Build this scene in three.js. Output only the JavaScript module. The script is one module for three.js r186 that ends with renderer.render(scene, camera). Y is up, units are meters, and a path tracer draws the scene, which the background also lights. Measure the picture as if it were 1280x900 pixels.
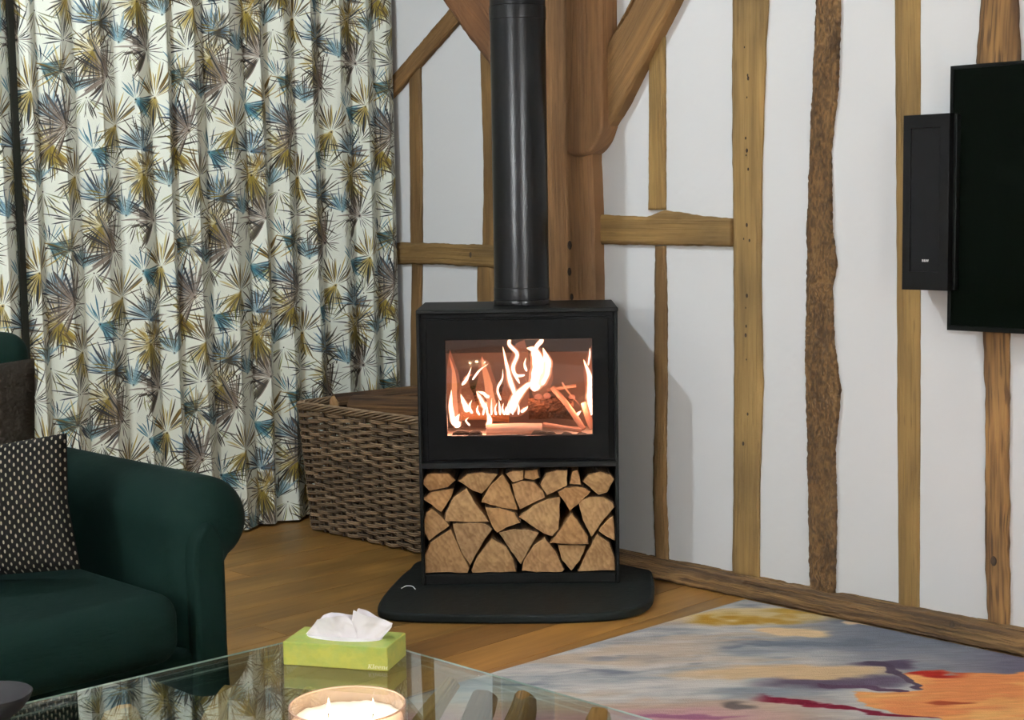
import * as THREE from 'three';
import { mergeGeometries } from 'three/addons/utils/BufferGeometryUtils.js';
import { RoundedBoxGeometry } from 'three/addons/geometries/RoundedBoxGeometry.js';
import { TextGeometry } from 'three/addons/geometries/TextGeometry.js';
import { FontLoader } from 'three/addons/loaders/FontLoader.js';

// ------------------------------------------------------------------ camera, lights, exposure
// World: right wall is the plane z = 0 (runs along +x), left wall is the plane x = 0 (runs along +z), floor y = 0.
const scene = new THREE.Scene();
scene.background = new THREE.Color(0x000000);                 // night outside
const camera = new THREE.PerspectiveCamera(26.65, 1280 / 900, 0.05, 60);
camera.position.set(5.127, 1.3, 4.066);
{
  const p = Math.atan(195 / 1900), d = new THREE.Vector3(-Math.SQRT1_2 * Math.cos(p), -Math.sin(p), -Math.SQRT1_2 * Math.cos(p));
  camera.lookAt(camera.position.clone().add(d));
  camera.rotateZ(THREE.MathUtils.degToRad(-0.9));
}
camera.updateMatrixWorld(true);
const renderer = new THREE.WebGLRenderer({ antialias: true });
renderer.toneMapping = THREE.LinearToneMapping;
renderer.toneMappingExposure = 1.0;
renderer.shadowMap.enabled = true;
const CEIL = 3.6;  // unseen ceiling, set high to even the light on the walls
const UNSEEN_CEILING_LAMPS = [[3.4, 4.6, 5], [1.2, 2.5, 25], [5.0, 3.6, 3], [2.2, 6.2, 15]];   // x, z, candela; unseen, placed to light walls and curtains
const CEILING_COLOR = new THREE.Color().setRGB(0.89, 0.99, 1.07);
const LAMP_COLOR = new THREE.Color().setRGB(0.93, 0.99, 1.07), UNSEEN_FLOOR_LAMPS = [[3.0, 5.3, 78, 'beyond the sofa, lighting the flue'], [6.7, 3.5, 72, 'behind the camera to soften shadows']];   // x, z, candela; unseen, the second behind the camera to soften shadows
const FIRE_COLOR = new THREE.Color().setRGB(1.0, 0.42, 0.25), FIRE_POWER = 0.22;
const CANDLE_COLOR = new THREE.Color().setRGB(1.0, 0.72, 0.42), CANDLE_POWER = 0.012;

// ------------------------------------------------------------------ helpers
function rng(seed) { let a = seed >>> 0; return () => { a = (a + 0x6D2B79F5) | 0; let t = Math.imul(a ^ (a >>> 15), 1 | a); t = (t + Math.imul(t ^ (t >>> 7), 61 | t)) ^ t; return ((t ^ (t >>> 14)) >>> 0) / 4294967296; }; }
const R0 = rng(7);
const PERM = new Uint8Array(65536); { const r = rng(99); for (let i = 0; i < 65536; i++) PERM[i] = Math.floor(r() * 256); }
const hash = (x, y, s) => PERM[((x * 73 + y * 4099 + s * 9176) & 65535)] / 255;
function vn(x, y, px, py, s = 0) {                             // value noise that repeats after px, py cells
  let xi = Math.floor(x), yi = Math.floor(y); const fx = x - xi, fy = y - yi, u = fx * fx * (3 - 2 * fx), v = fy * fy * (3 - 2 * fy);
  const x0 = ((xi % px) + px) % px, x1 = (x0 + 1) % px, y0 = ((yi % py) + py) % py, y1 = (y0 + 1) % py;
  return (hash(x0, y0, s) * (1 - u) + hash(x1, y0, s) * u) * (1 - v) + (hash(x0, y1, s) * (1 - u) + hash(x1, y1, s) * u) * v;
}
function fbm(x, y, px, py, o = 4, s = 0) { let a = 0.5, t = 0, n = 0; for (let i = 0; i < o; i++) { t += a * vn(x, y, px, py, s + i * 17); n += a; a *= 0.5; x *= 2; y *= 2; px *= 2; py *= 2; } return t / n; }
const N = (x, y, o = 3, s = 0) => fbm(x, y, 4096, 4096, o, s);   // plain noise for shapes
const lerp = (a, b, t) => a + (b - a) * t, clamp = (x, a = 0, b = 1) => Math.min(b, Math.max(a, x)), smooth = (a, b, x) => { const t = clamp((x - a) / (b - a)); return t * t * (3 - 2 * t); };
const mix3 = (a, b, t) => [lerp(a[0], b[0], t), lerp(a[1], b[1], t), lerp(a[2], b[2], t)];
const lin = (r, g, b) => new THREE.Color().setRGB(r, g, b);

function dataTex(w, h, fn, srgb, rx = 1, ry = 1) {             // fn(u, v) -> [r, g, b] 0..1 (or a number)
  const d = new Uint8Array(w * h * 4);
  for (let j = 0; j < h; j++) for (let i = 0; i < w; i++) {
    const c = fn(i / w, j / h), k = (j * w + i) * 4;
    if (typeof c === 'number') d[k] = d[k + 1] = d[k + 2] = clamp(c) * 255; else { d[k] = clamp(c[0]) * 255; d[k + 1] = clamp(c[1]) * 255; d[k + 2] = clamp(c[2]) * 255; }
    d[k + 3] = 255;
  }
  const t = new THREE.DataTexture(d, w, h, THREE.RGBAFormat);
  t.magFilter = t.minFilter = THREE.LinearFilter; t.wrapS = t.wrapT = THREE.RepeatWrapping; t.repeat.set(rx, ry);
  if (srgb) t.colorSpace = THREE.SRGBColorSpace;
  t.needsUpdate = true; return t;
}
function std(o) { return new THREE.MeshPhysicalMaterial(o); }

const used = {};
function numbered(n) { const k = used[n] = (used[n] ?? -1) + 1; return k ? `${n}_${String(k).padStart(3, '0')}` : n; }
function shade(o) { o.traverse((m) => { if (m.isMesh) { m.castShadow = m.receiveShadow = true; } }); return o; }
function thing(name, label, category, pos = [0, 0, 0], ry = 0, group) {
  const o = new THREE.Group(); o.name = numbered(name); o.position.set(...pos); o.rotation.y = ry; scene.add(o);
  o.userData = { label, category }; if (group) o.userData.group = group; return o;
}
function structure(name, geo, mat) { const o = new THREE.Mesh(geo, mat); o.name = name; o.userData.kind = 'structure'; scene.add(o); return o; }
function part(parent, name, geo, mat, label, kind) {
  const o = new THREE.Mesh(geo, mat); o.name = name; parent.add(o);
  const same = parent.children.filter((c) => c !== o && c.userData.base === name).length; o.userData.base = name;
  if (same) o.name = `${name}_${String(same).padStart(3, '0')}`;
  if (label) o.userData.label = label; if (kind) o.userData.kind = kind; return o;
}
function grid(nu, nv, f) {                                      // f(u, v) -> [x, y, z, s, t]
  const p = [], uv = [], ix = [];
  for (let j = 0; j <= nv; j++) for (let i = 0; i <= nu; i++) { const q = f(i / nu, j / nv, i, j); p.push(q[0], q[1], q[2]); uv.push(q[3] ?? i / nu, q[4] ?? j / nv); }
  for (let j = 0; j < nv; j++) for (let i = 0; i < nu; i++) { const a = j * (nu + 1) + i, b = a + 1, c = a + nu + 1, d = c + 1; ix.push(a, b, d, a, d, c); }
  const g = new THREE.BufferGeometry(); g.setAttribute('position', new THREE.Float32BufferAttribute(p, 3)); g.setAttribute('uv', new THREE.Float32BufferAttribute(uv, 2)); g.setIndex(ix); g.computeVertexNormals(); return g;
}
function boxUV(g, ou = 0, ov = 0, swap = false) {               // texture coordinates in metres by the way each face points
  g = g.index ? g.toNonIndexed() : g; g.computeVertexNormals();
  const p = g.attributes.position, n = g.attributes.normal, uv = new Float32Array(p.count * 2);
  for (let i = 0; i < p.count; i++) {
    const ax = Math.abs(n.getX(i)), ay = Math.abs(n.getY(i)), az = Math.abs(n.getZ(i)); let a, b;
    if (ax >= ay && ax >= az) { a = p.getZ(i); b = p.getY(i); } else if (ay >= az) { a = p.getX(i); b = p.getZ(i); } else { a = p.getX(i); b = p.getY(i); }
    if (swap) [a, b] = [b, a];
    uv[2 * i] = a + ou; uv[2 * i + 1] = b + ov;
  }
  g.setAttribute('uv', new THREE.BufferAttribute(uv, 2)); return g;
}
function cbox(w, h, d, b = 0.002, x = 0, y = 0, z = 0) {        // box with chamfered edges, centred at x, y, z
  const X = w / 2, Y = h / 2, Z = d / 2, V = [], q = (a, c, e, f) => V.push(...a, ...c, ...e, ...a, ...e, ...f), c = (sx, sy, sz, k) => [sx * (X - (k === 0 ? 0 : b)), sy * (Y - (k === 1 ? 0 : b)), sz * (Z - (k === 2 ? 0 : b))];
  for (const s of [-1, 1]) {
    const F = (a, e, f, g) => s > 0 ? q(a, e, f, g) : q(g, f, e, a);
    F(c(s, -1, 1, 0), c(s, -1, -1, 0), c(s, 1, -1, 0), c(s, 1, 1, 0));
    F(c(-1, s, 1, 1), c(1, s, 1, 1), c(1, s, -1, 1), c(-1, s, -1, 1));
    F(c(-1, -1, s, 2), c(1, -1, s, 2), c(1, 1, s, 2), c(-1, 1, s, 2));
  }
  for (const s of [-1, 1]) for (const t of [-1, 1]) {
    const F = (a, e, f, g, k) => k > 0 ? q(a, e, f, g) : q(g, f, e, a);
    F(c(s, t, 1, 0), c(s, t, -1, 0), c(s, t, -1, 1), c(s, t, 1, 1), s * t);
    F(c(1, s, t, 1), c(-1, s, t, 1), c(-1, s, t, 2), c(1, s, t, 2), -s * t);
    F(c(s, -1, t, 0), c(s, 1, t, 0), c(s, 1, t, 2), c(s, -1, t, 2), s * t);
    for (const r of [-1, 1]) { const a = c(s, t, r, 0), e = c(s, t, r, 1), f = c(s, t, r, 2); s * t * r > 0 ? V.push(...a, ...e, ...f) : V.push(...a, ...f, ...e); }
  }
  const g = new THREE.BufferGeometry(); g.setAttribute('position', new THREE.Float32BufferAttribute(V, 3)); g.translate(x, y, z); return boxUV(g);
}
// a closed outline (a, b) swept along +z from z0 to z1, both ends rounded by r
function sweep(poly, z0, z1, r = 0.002, seg = 3, shrinkBoth = true) {
  const pts = poly.map((p) => new THREE.Vector2(p[0], p[1])); if (THREE.ShapeUtils.area(pts) < 0) pts.reverse();
  const n = pts.length, nor = pts.map((p, i) => { const a = pts[(i + n - 1) % n], b = pts[(i + 1) % n], e1 = p.clone().sub(a).normalize(), e2 = b.clone().sub(p).normalize(); const m = new THREE.Vector2(-e1.y - e2.y, e1.x + e2.x).normalize(); const k = Math.max(0.5, m.x * -e1.y + m.y * e1.x); return m.divideScalar(k); });
  const rings = [];
  for (let k = 0; k <= seg; k++) { const t = k / seg * Math.PI / 2; rings.push([z0 + r * (1 - Math.sin(t)), shrinkBoth ? r * (1 - Math.cos(t)) : 0]); }
  rings.reverse(); rings.length = 0;
  if (shrinkBoth) for (let k = 0; k <= seg; k++) { const t = k / seg * Math.PI / 2; rings.push([z0 + r * (1 - Math.sin(t)), r * (1 - Math.cos(t))]); } else rings.push([z0, 0]);
  if (shrinkBoth) rings.reverse(), rings.sort((a, b) => a[0] - b[0]);
  for (let k = 0; k <= seg; k++) { const t = k / seg * Math.PI / 2; rings.push([z1 - r * (1 - Math.sin(t)), r * (1 - Math.cos(t))]); }
  // rings at z0 end: fully inset at z0, full size at z0 + r; at z1 end the reverse
  const a0 = [], a1 = [];
  for (let k = 0; k <= seg; k++) { const t = k / seg * Math.PI / 2, off = r * (1 - Math.sin(t)), dz = r * (1 - Math.cos(t)); a0.push([z0 + dz, off]); a1.push([z1 - dz, off]); }
  const RR = [...a0, ...a1.reverse()];
  const P = [], UV = [], IX = []; let per = [0]; for (let i = 0; i < n; i++) per.push(per[i] + pts[i].distanceTo(pts[(i + 1) % n]));
  for (const [z, off] of RR) for (let i = 0; i <= n; i++) { const p = pts[i % n], m = nor[i % n]; P.push(p.x + m.x * off, p.y + m.y * off, z); UV.push(per[i], z); }
  for (let j = 0; j < RR.length - 1; j++) for (let i = 0; i < n; i++) { const a = j * (n + 1) + i, b = a + 1, c = a + n + 1, d = c + 1; IX.push(a, b, d, a, d, c); }
  const tri = THREE.ShapeUtils.triangulateShape(pts, []);
  for (const [ring, flip] of [[0, true], [RR.length - 1, false]]) {
    const base = P.length / 3, [z, off] = RR[ring];
    for (let i = 0; i < n; i++) { P.push(pts[i].x + nor[i].x * off, pts[i].y + nor[i].y * off, z); UV.push(pts[i].x, pts[i].y); }
    for (const t of tri) flip ? IX.push(base + t[0], base + t[2], base + t[1]) : IX.push(base + t[0], base + t[1], base + t[2]);
  }
  const g = new THREE.BufferGeometry(); g.setAttribute('position', new THREE.Float32BufferAttribute(P, 3)); g.setAttribute('uv', new THREE.Float32BufferAttribute(UV, 2)); g.setIndex(IX); g.computeVertexNormals(); return g;
}
function roundPoly(pts, k = 6, closed = true, tension = 0.5) { return new THREE.CatmullRomCurve3(pts.map((p) => new THREE.Vector3(p[0], p[1], 0)), closed, 'catmullrom', tension).getPoints(pts.length * k).slice(0, closed ? -1 : undefined).map((p) => [p.x, p.y]); }
function tube(pts, rad, seg = 24, sides = 8, closed = false, flat = 1, seed = 0, rough = 0) { // swept tube; rad number or fn(t)
  const c = new THREE.CatmullRomCurve3(pts.map((p) => new THREE.Vector3(...p)), closed), fr = c.computeFrenetFrames(seg, closed), L = c.getLength();
  const g = grid(sides, seg, (u, v, i, j) => {
    const p = c.getPointAt(clamp(v)), a = u * Math.PI * 2, r = (typeof rad === 'function' ? rad(v) : rad) * (1 + rough * (N(Math.cos(a) * 1.7 + 9 + seed * 7.1, v * L * 9 + Math.sin(a) * 1.7 + 5, 3, seed) - 0.5) * 2);
    const n = fr.normals[j], b = fr.binormals[j], x = Math.cos(a) * r, y = Math.sin(a) * r * flat;
    return [p.x + n.x * x + b.x * y, p.y + n.y * x + b.y * y, p.z + n.z * x + b.z * y, u * 0.12, v * L];
  });
  if (closed) return g;
  const P = g.attributes.position, caps = [];
  for (const j of [0, seg]) { const ctr = c.getPointAt(j / seg); const vs = [], uv = []; for (let i = 0; i < sides; i++) { const a = j * (sides + 1) + i, b = a + 1, o = j ? [a, b] : [b, a]; vs.push(ctr.x, ctr.y, ctr.z); uv.push(0.02, 0.02); for (const k of o) { vs.push(P.getX(k), P.getY(k), P.getZ(k)); uv.push(0.02 + 0.01 * (k % 5), 0.05); } } const cg = new THREE.BufferGeometry(); cg.setAttribute('position', new THREE.Float32BufferAttribute(vs, 3)); cg.setAttribute('uv', new THREE.Float32BufferAttribute(uv, 2)); cg.computeVertexNormals(); caps.push(cg); }
  return mergeGeometries([g.toNonIndexed(), ...caps]);
}
const at = (line, t) => { // point on a polyline by share of length
  let L = 0; const d = []; for (let i = 1; i < line.length; i++) { d.push(Math.hypot(line[i][0] - line[i - 1][0], line[i][1] - line[i - 1][1])); L += d[i - 1]; }
  let s = t * L; for (let i = 0; i < d.length; i++) { if (s <= d[i] || i === d.length - 1) { const k = d[i] ? s / d[i] : 0; return [lerp(line[i][0], line[i + 1][0], k), lerp(line[i][1], line[i + 1][1], k)]; } s -= d[i]; }
};
// ------------------------------------------------------------------ materials
function woodMaps(seed, dark, light, fleck = 0.78, grain = 64) {
  const f = (u, v) => { const w = vn(u * 6, v * 5, 6, 5, seed) * 0.9, g = fbm(u * grain + w, v * 9, grain, 9, 3, seed), s = fbm(u * 10 + w, v * 5, 10, 5, 4, seed + 3); return [g, s]; };
  const map = dataTex(512, 1024, (u, v) => { const [g, s] = f(u, v), fl = vn(u * 110, v * 22, 110, 22, seed + 5), k = clamp(0.15 + 0.9 * (0.45 * g + 0.55 * s)); let c = mix3(dark, light, smooth(0.3, 0.85, k)); if (fl > fleck) c = mix3(c, dark, 0.75 * smooth(fleck, 1, fl)); const big = 0.8 + 0.36 * fbm(u * 3, v * 5, 3, 5, 3, seed + 9); return [c[0] * big, c[1] * big, c[2] * big]; }, true, 1 / 0.4, 1 / 1.6);
  const bump = dataTex(256, 512, (u, v) => f(u, v)[0], false, 1 / 0.4, 1 / 1.6);
  return { map, bump };
}
const W_OAK = woodMaps(1, [0.55, 0.435, 0.26], [0.71, 0.575, 0.365], 0.82, 90), W_DARK = woodMaps(2, [0.27, 0.19, 0.11], [0.66, 0.52, 0.34], 0.6, 48), W_RED = woodMaps(3, [0.46, 0.335, 0.205], [0.6, 0.455, 0.295], 0.82, 90), W_FLOOR = woodMaps(4, [0.525, 0.4, 0.225], [0.625, 0.49, 0.285], 0.9, 22);
const W_ROUGH = (() => { const f = (u, v) => { const w = 2 * vn(u * 9, v * 30, 9, 30, 201), h = fbm(u * 70 + w, v * 120, 70, 120, 3, 202), l = fbm(u * 9, v * 11, 9, 11, 3, 203); return [h, l]; };
  return { map: dataTex(512, 1024, (u, v) => { const [h, l] = f(u, v); return mix3([0.3, 0.22, 0.13], [0.56, 0.44, 0.29], smooth(0.2, 0.8, 0.65 * h + 0.35 * l)); }, true, 1 / 0.4, 1 / 1.6), bump: dataTex(512, 1024, (u, v) => f(u, v)[0], false, 1 / 0.4, 1 / 1.6) }; })();
const woodMat = (w, tint, rough = 0.8, bs = 0.003) => std({ map: w.map, bumpMap: w.bump, bumpScale: bs, color: lin(...tint), roughness: rough });
const M = {
  oak: woodMat(W_OAK, [0.66, 0.66, 0.6]), oakPale: woodMat(W_OAK, [0.68, 0.66, 0.54]), oakRail: woodMat(W_OAK, [0.54, 0.51, 0.41]), oakBrown: woodMat(W_OAK, [0.42, 0.37, 0.3]), oakMottled: woodMat(W_DARK, [0.86, 0.78, 0.66], 0.9, 0.004), rough: woodMat(W_ROUGH, [0.72, 0.68, 0.6], 0.95, 0.009), red: woodMat(W_RED, [0.8, 0.75, 0.71]), redDark: woodMat(W_RED, [0.48, 0.38, 0.31]), braceOak: woodMat(W_OAK, [0.5, 0.42, 0.35]), sill: woodMat(W_DARK, [0.74, 0.72, 0.66], 0.9, 0.01),
  plaster: std({ color: lin(0.7, 0.705, 0.7), roughness: 0.95, bumpMap: dataTex(512, 512, (u, v) => 0.6 * fbm(u * 6, v * 6, 6, 6, 4, 21) + 0.4 * fbm(u * 40, v * 40, 40, 40, 2, 22), false, 1 / 1.2, 1 / 1.2), bumpScale: 0.0025 }),
  ceiling: std({ color: lin(0.8, 0.8, 0.78), roughness: 0.95 }),
  steel: std({ color: lin(0.007, 0.0075, 0.007), roughness: 0.5, specularIntensity: 0.2 }),
  doorSteel: std({ color: lin(0.005, 0.005, 0.005), roughness: 0.25, specularIntensity: 0.12 }),
  flue: std({ color: lin(0.005, 0.005, 0.0055), roughness: 0.28, specularIntensity: 0.45 }),
  pane: std({ color: lin(0.97, 0.96, 0.95), roughness: 0.02, transmission: 1, thickness: 0, ior: 1.5 }),
  tablePane: std({ color: lin(0.86, 0.93, 0.9), roughness: 0.01, transmission: 1, thickness: 0, ior: 2.0 }),
  darkPane: std({ color: lin(0.01, 0.011, 0.012), roughness: 0.1 }),
  slate: std({ color: lin(0.0085, 0.011, 0.0105), roughness: 0.6, specularIntensity: 0.22, bumpMap: dataTex(256, 256, (u, v) => fbm(u * 24, v * 24, 24, 24, 3, 31), false, 2, 2), bumpScale: 0.001 }),
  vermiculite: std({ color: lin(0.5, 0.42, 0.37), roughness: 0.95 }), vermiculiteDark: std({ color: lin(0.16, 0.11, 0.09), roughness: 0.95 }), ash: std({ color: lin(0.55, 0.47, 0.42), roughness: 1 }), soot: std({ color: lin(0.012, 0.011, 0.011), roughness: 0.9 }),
  black: std({ color: lin(0.005, 0.005, 0.005), roughness: 0.55, specularIntensity: 0.15 }), grille: std({ color: lin(0.007, 0.007, 0.0075), roughness: 0.95, specularIntensity: 0.3, bumpMap: dataTex(64, 64, (u, v) => (Math.sin(u * 50.27) * Math.sin(v * 50.27) + 1) / 2, false, 40, 40), bumpScale: 0.0006 }),
  screen: std({ color: lin(0.0012, 0.002, 0.0012), roughness: 0.25, specularIntensity: 0.03 }), bezel: std({ color: lin(0.004, 0.0045, 0.004), roughness: 0.4, specularIntensity: 0.12 }),
  white: std({ color: lin(0.8, 0.8, 0.8), roughness: 0.6 }),
};

// ------------------------------------------------------------------ room shell
const XR = 7.6, ZB = 7.2, ZR = -0.33;
function wallBox(name, x0, x1, y0, y1, z0, z1, mat = M.plaster) { return structure(name, boxUV(new THREE.BoxGeometry(x1 - x0, y1 - y0, z1 - z0).translate((x0 + x1) / 2, (y0 + y1) / 2, (z0 + z1) / 2)), mat); }
const wallRight = structure('wall_right', mergeGeometries([boxUV(new THREE.BoxGeometry(XR - 1.33, CEIL, 0.45).translate((XR + 1.33) / 2, CEIL / 2, -0.225))]), M.plaster);
const wallBay = wallBox('wall_bay', -0.15, 1.33, 0, CEIL, ZR - 0.12, ZR);
// left wall with a dark glazed opening behind the curtains
{
  const w = structure('wall_left', mergeGeometries([[-0.15, 0, 0, CEIL, ZR, 0.0], [-0.15, 0, 0, CEIL, 3.1, ZB], [-0.15, 0, 2.35, CEIL, 0.0, 3.1]].map(([a, b, c, d, e, f]) => boxUV(new THREE.BoxGeometry(b - a, d - c, f - e).translate((a + b) / 2, (c + d) / 2, (e + f) / 2)))), M.plaster);
  const win = structure('window_1', mergeGeometries([cbox(0.06, 2.35, 0.07, 0.004, -0.06, 1.175, 0.035), cbox(0.06, 2.35, 0.07, 0.004, -0.06, 1.175, 3.065), cbox(0.06, 2.35, 0.09, 0.004, -0.06, 1.175, 1.55), cbox(0.06, 0.09, 2.96, 0.004, -0.06, 0.045, 1.55), cbox(0.06, 0.07, 2.96, 0.004, -0.06, 2.315, 1.55)]), M.black);
  part(win, 'window_pane', cbox(0.012, 2.2, 1.44, 0.001, -0.06, 1.185, 0.79), M.darkPane); part(win, 'window_pane', cbox(0.012, 2.2, 1.44, 0.001, -0.06, 1.185, 2.31), M.darkPane);
}
wallBox('wall_back', XR, XR + 0.15, 0, CEIL, -0.45, ZB + 0.15); wallBox('wall_front', -0.15, XR, 0, CEIL, ZB, ZB + 0.15);
wallBox('ceiling', -0.15, XR + 0.15, CEIL, CEIL + 0.12, -0.45, ZB + 0.15, M.ceiling);

// floor: a base under individual oak planks that run along z
const floor = wallBox('floor', -0.15, XR + 0.15, -0.12, -0.021, -0.45, ZB + 0.15, woodMat(W_FLOOR, [0.5, 0.45, 0.4], 0.6));
{
  const tones = [[0.8, 0.73, 0.52], [0.7, 0.63, 0.44], [1.0, 0.86, 0.58], [0.58, 0.48, 0.33], [0.76, 0.69, 0.5], [0.9, 0.78, 0.53]].map((t) => woodMat(W_FLOOR, t, 0.42, 0.0006)), PW = 0.1755, r = rng(5);
  const geos = [2.1, 1.7, 2.4].flatMap((l) => [0, 1].map((k) => [l, (() => { const g = cbox(PW - 0.0012, 0.02, l - 0.001, 0.0012), uv = g.attributes.uv, o = r() * 3; for (let i = 0; i < uv.count; i++) uv.setXY(i, uv.getX(i) + o, uv.getY(i) + o * 2.3); return g; })()]));
  const tone = { 10: 3, 11: 2, 9: 1, 8: 0, 7: 4, 6: 1, 5: 0, 12: 5 };
  for (let k = -1; k < 43; k++) {
    const x = 1.78 + (k - 10) * PW + PW / 2; if (x < 0 || x > 7.5) continue;
    let z = ZR - r() * 1.2, n = 0;
    while (z < ZB) { const [l, g] = geos[Math.floor(r() * 6)]; let zz = z + l / 2; if (z > 4.2 || x > 5.0) { z += l; continue; }
      const m = part(floor, 'plank', g, tones[(tone[k] ?? Math.floor(r() * 6))] ); m.position.set(x, -0.01, zz); z += l; n++; }
  }
  part(floor, 'plank_field', boxUV(new THREE.BoxGeometry(XR - 5.03, 0.02, ZB + 0.33).translate((XR + 5.03) / 2, -0.01, (ZB - 0.33) / 2)), tones[0]);
}

// ------------------------------------------------------------------ timbers
// face between two edge lines in the plane z, standing out from zb to zf, hand-hewn
function timber(L, R, zb, zf, o = {}) {
  const { rough = 0.002, edge = 0.002, n = 70, m = 12, seed = 1, cracks = [], along = 'y', round = 0.006 } = o;
  const cols = m + 3; let LEN = 0; for (let i = 1; i < L.length; i++) LEN += Math.hypot(L[i][0] - L[i - 1][0], L[i][1] - L[i - 1][1]);
  return grid(cols, n + 2, (u, v, i, j) => {
    const t = clamp((j - 1) / n), end = j === 0 || j === n + 2, a = at(L, t), b = at(R, t), len = t * 3;
    const s = clamp((i - 1) / m), back = i === 0 || i === cols;
    const wob = (N(t * n * 0.5 + seed * 13, s < 0.5 ? 3 : 47, 3, seed) - 0.5) * 2 * edge * (s < 0.5 ? -1 : 1) * Math.pow(Math.abs(2 * s - 1), 2);
    const dx = b[0] - a[0], dy = b[1] - a[1], w = Math.hypot(dx, dy) || 1;
    let x = lerp(a[0], b[0], s) + dx / w * wob, y = lerp(a[1], b[1], s) + dy / w * wob;
    let z = back || end ? zb : zf + (N(x * 60 + seed * 31, y * (along === 'y' ? 9 : 60) + 7, 3, seed) - 0.5) * 2 * rough + (N(x * 7 + seed, y * 5, 2, seed + 2) - 0.5) * 2 * rough;
    if (!back && !end) { const e = Math.min(s, 1 - s) * w; z -= round * Math.pow(clamp(1 - e / (round * 1.8)), 2); for (const [s0, s1, t0, t1, dp] of cracks) if (t > t0 && t < t1) { const c = lerp(s0, s1, (t - t0) / (t1 - t0)) + (N(t * 30, seed, 2, 5) - 0.5) * 0.05; if (Math.abs(s - c) < 0.6 / m) z -= dp; } }
    return [x, y, z, s * w + seed * 0.137, t * LEN + seed * 0.61];
  });
}
const up = (line, top = CEIL) => { const a = line[0]; return [[a[0], top], ...line]; };
const knobM = std({ color: lin(0.03, 0.018, 0.01), roughness: 1 });
function holes(parent, list, zf) { for (const [x, y, r = 0.006] of list) { const g = new THREE.SphereGeometry(r, 10, 6); g.scale(0.8, 1.25, 0.25); part(parent, 'nail_hole', g, knobM).position.set(x, y, zf); } }
const stud1 = part(wallRight, 'timber_stud', timber(up([[2.104, 1.945], [2.101, 1.69], [2.104, 1.262], [2.107, 0.907], [2.106, 0.371], [2.1, 0.045]]), up([[2.242, 1.931], [2.233, 1.807], [2.218, 1.428], [2.213, 1.042], [2.223, 0.702], [2.21, 0.383], [2.207, 0.045]]), -0.02, 0.014, { seed: 1, n: 160 }), M.oak, 'wide oak stud with a line of small nail holes');
holes(stud1, [[2.155, 1.79], [2.168, 1.70], [2.17, 1.69], [2.165, 1.63], [2.16, 1.5], [2.165, 1.46], [2.162, 1.445], [2.17, 1.40], [2.165, 1.22], [2.152, 1.175], [2.175, 1.17], [2.165, 0.99], [2.16, 0.95], [2.162, 0.89], [2.16, 0.86], [2.163, 0.78], [2.168, 0.6], [2.15, 0.5]].map((h, i) => [...h, 0.0028 + 0.0014 * (i % 3)]), 0.0145);
const stud2 = part(wallRight, 'timber_stud', timber(up([[2.427, 1.912], [2.417, 1.718], [2.401, 1.422], [2.394, 1.097], [2.389, 0.791], [2.4, 0.509], [2.404, 0.302], [2.411, 0.04]]), up([[2.508, 1.904], [2.501, 1.639], [2.477, 1.445], [2.484, 1.198], [2.5, 1.098], [2.483, 1.023], [2.493, 0.848], [2.517, 0.699], [2.498, 0.519], [2.505, 0.316], [2.501, 0.04]]), -0.02, 0.02, { seed: 2, rough: 0.007, edge: 0.0028, n: 600, m: 18 }), M.rough, 'dark rough-hewn stud with ragged edges');
part(wallRight, 'timber_stud', timber(up([[2.693, 1.885], [2.705, 1.294], [2.715, 0.689], [2.728, 0.04]]), up([[2.778, 1.876], [2.785, 1.293], [2.793, 0.696], [2.799, 0.04]]), -0.02, 0.008, { seed: 3, rough: 0.001, edge: 0.0015, n: 120 }), M.oakPale, 'smooth yellow-brown stud behind the speaker');
const stud4 = part(wallRight, 'timber_stud', timber(up([[2.973, 1.855], [2.964, 1.677], [2.999, 0.91], [3.009, 0.666], [3.013, 0.288], [3.029, 0.035]]), up([[3.084, 1.844], [3.094, 1.689], [3.076, 0.914], [3.079, 0.603], [3.087, 0.299], [3.094, 0.035]]), -0.02, 0.016, { seed: 4, rough: 0.003, edge: 0.004, n: 160 }), M.oakMottled, 'brown stud behind the television');
holes(stud4, [[3.045, 0.245, 0.012]], 0.0165);
part(wallRight, 'timber_stud', timber([[1.755, 1.86], [1.748, 1.7], [1.743, 1.272]], [[1.82, 1.95], [1.82, 1.575], [1.818, 1.272]], -0.02, 0.012, { seed: 5, n: 60 }), M.oakPale, 'narrow stud above the rail');
part(wallRight, 'timber_stud', timber([[1.771, 1.15], [1.765, 0.892], [1.767, 0.613], [1.753, 0.272], [1.766, 0.04]], [[1.818, 1.15], [1.822, 0.922], [1.82, 0.617], [1.814, 0.28], [1.824, 0.04]], -0.02, 0.012, { seed: 6, n: 90, edge: 0.003 }), M.oakBrown, 'narrow stud below the rail');
part(wallRight, 'timber_rail', timber([[1.5, 1.153], [1.699, 1.152], [1.91, 1.151], [2.106, 1.15]], [[1.5, 1.26], [1.59, 1.255], [1.743, 1.249], [1.818, 1.27], [1.877, 1.264], [1.979, 1.25], [2.106, 1.241]], -0.02, 0.02, { seed: 7, along: 'x', n: 70 }), M.oakRail, 'horizontal oak rail with an uneven top');
const post = part(wallRight, 'timber_post', timber([[1.28, CEIL], [1.285, 1.513], [1.3, 0.951], [1.3, 0]], [[1.545, CEIL], [1.54, 1.9], [1.526, 1.477], [1.534, 1.276], [1.534, 0]], -0.36, 0.06, { seed: 8, n: 160, m: 20, rough: 0.002, round: 0.012, cracks: [[0.55, 0.6, 0.25, 0.4, 0.008], [0.5, 0.45, 0.6, 0.72, 0.006]] }), M.red, 'thick reddish oak post behind the flue');
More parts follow.
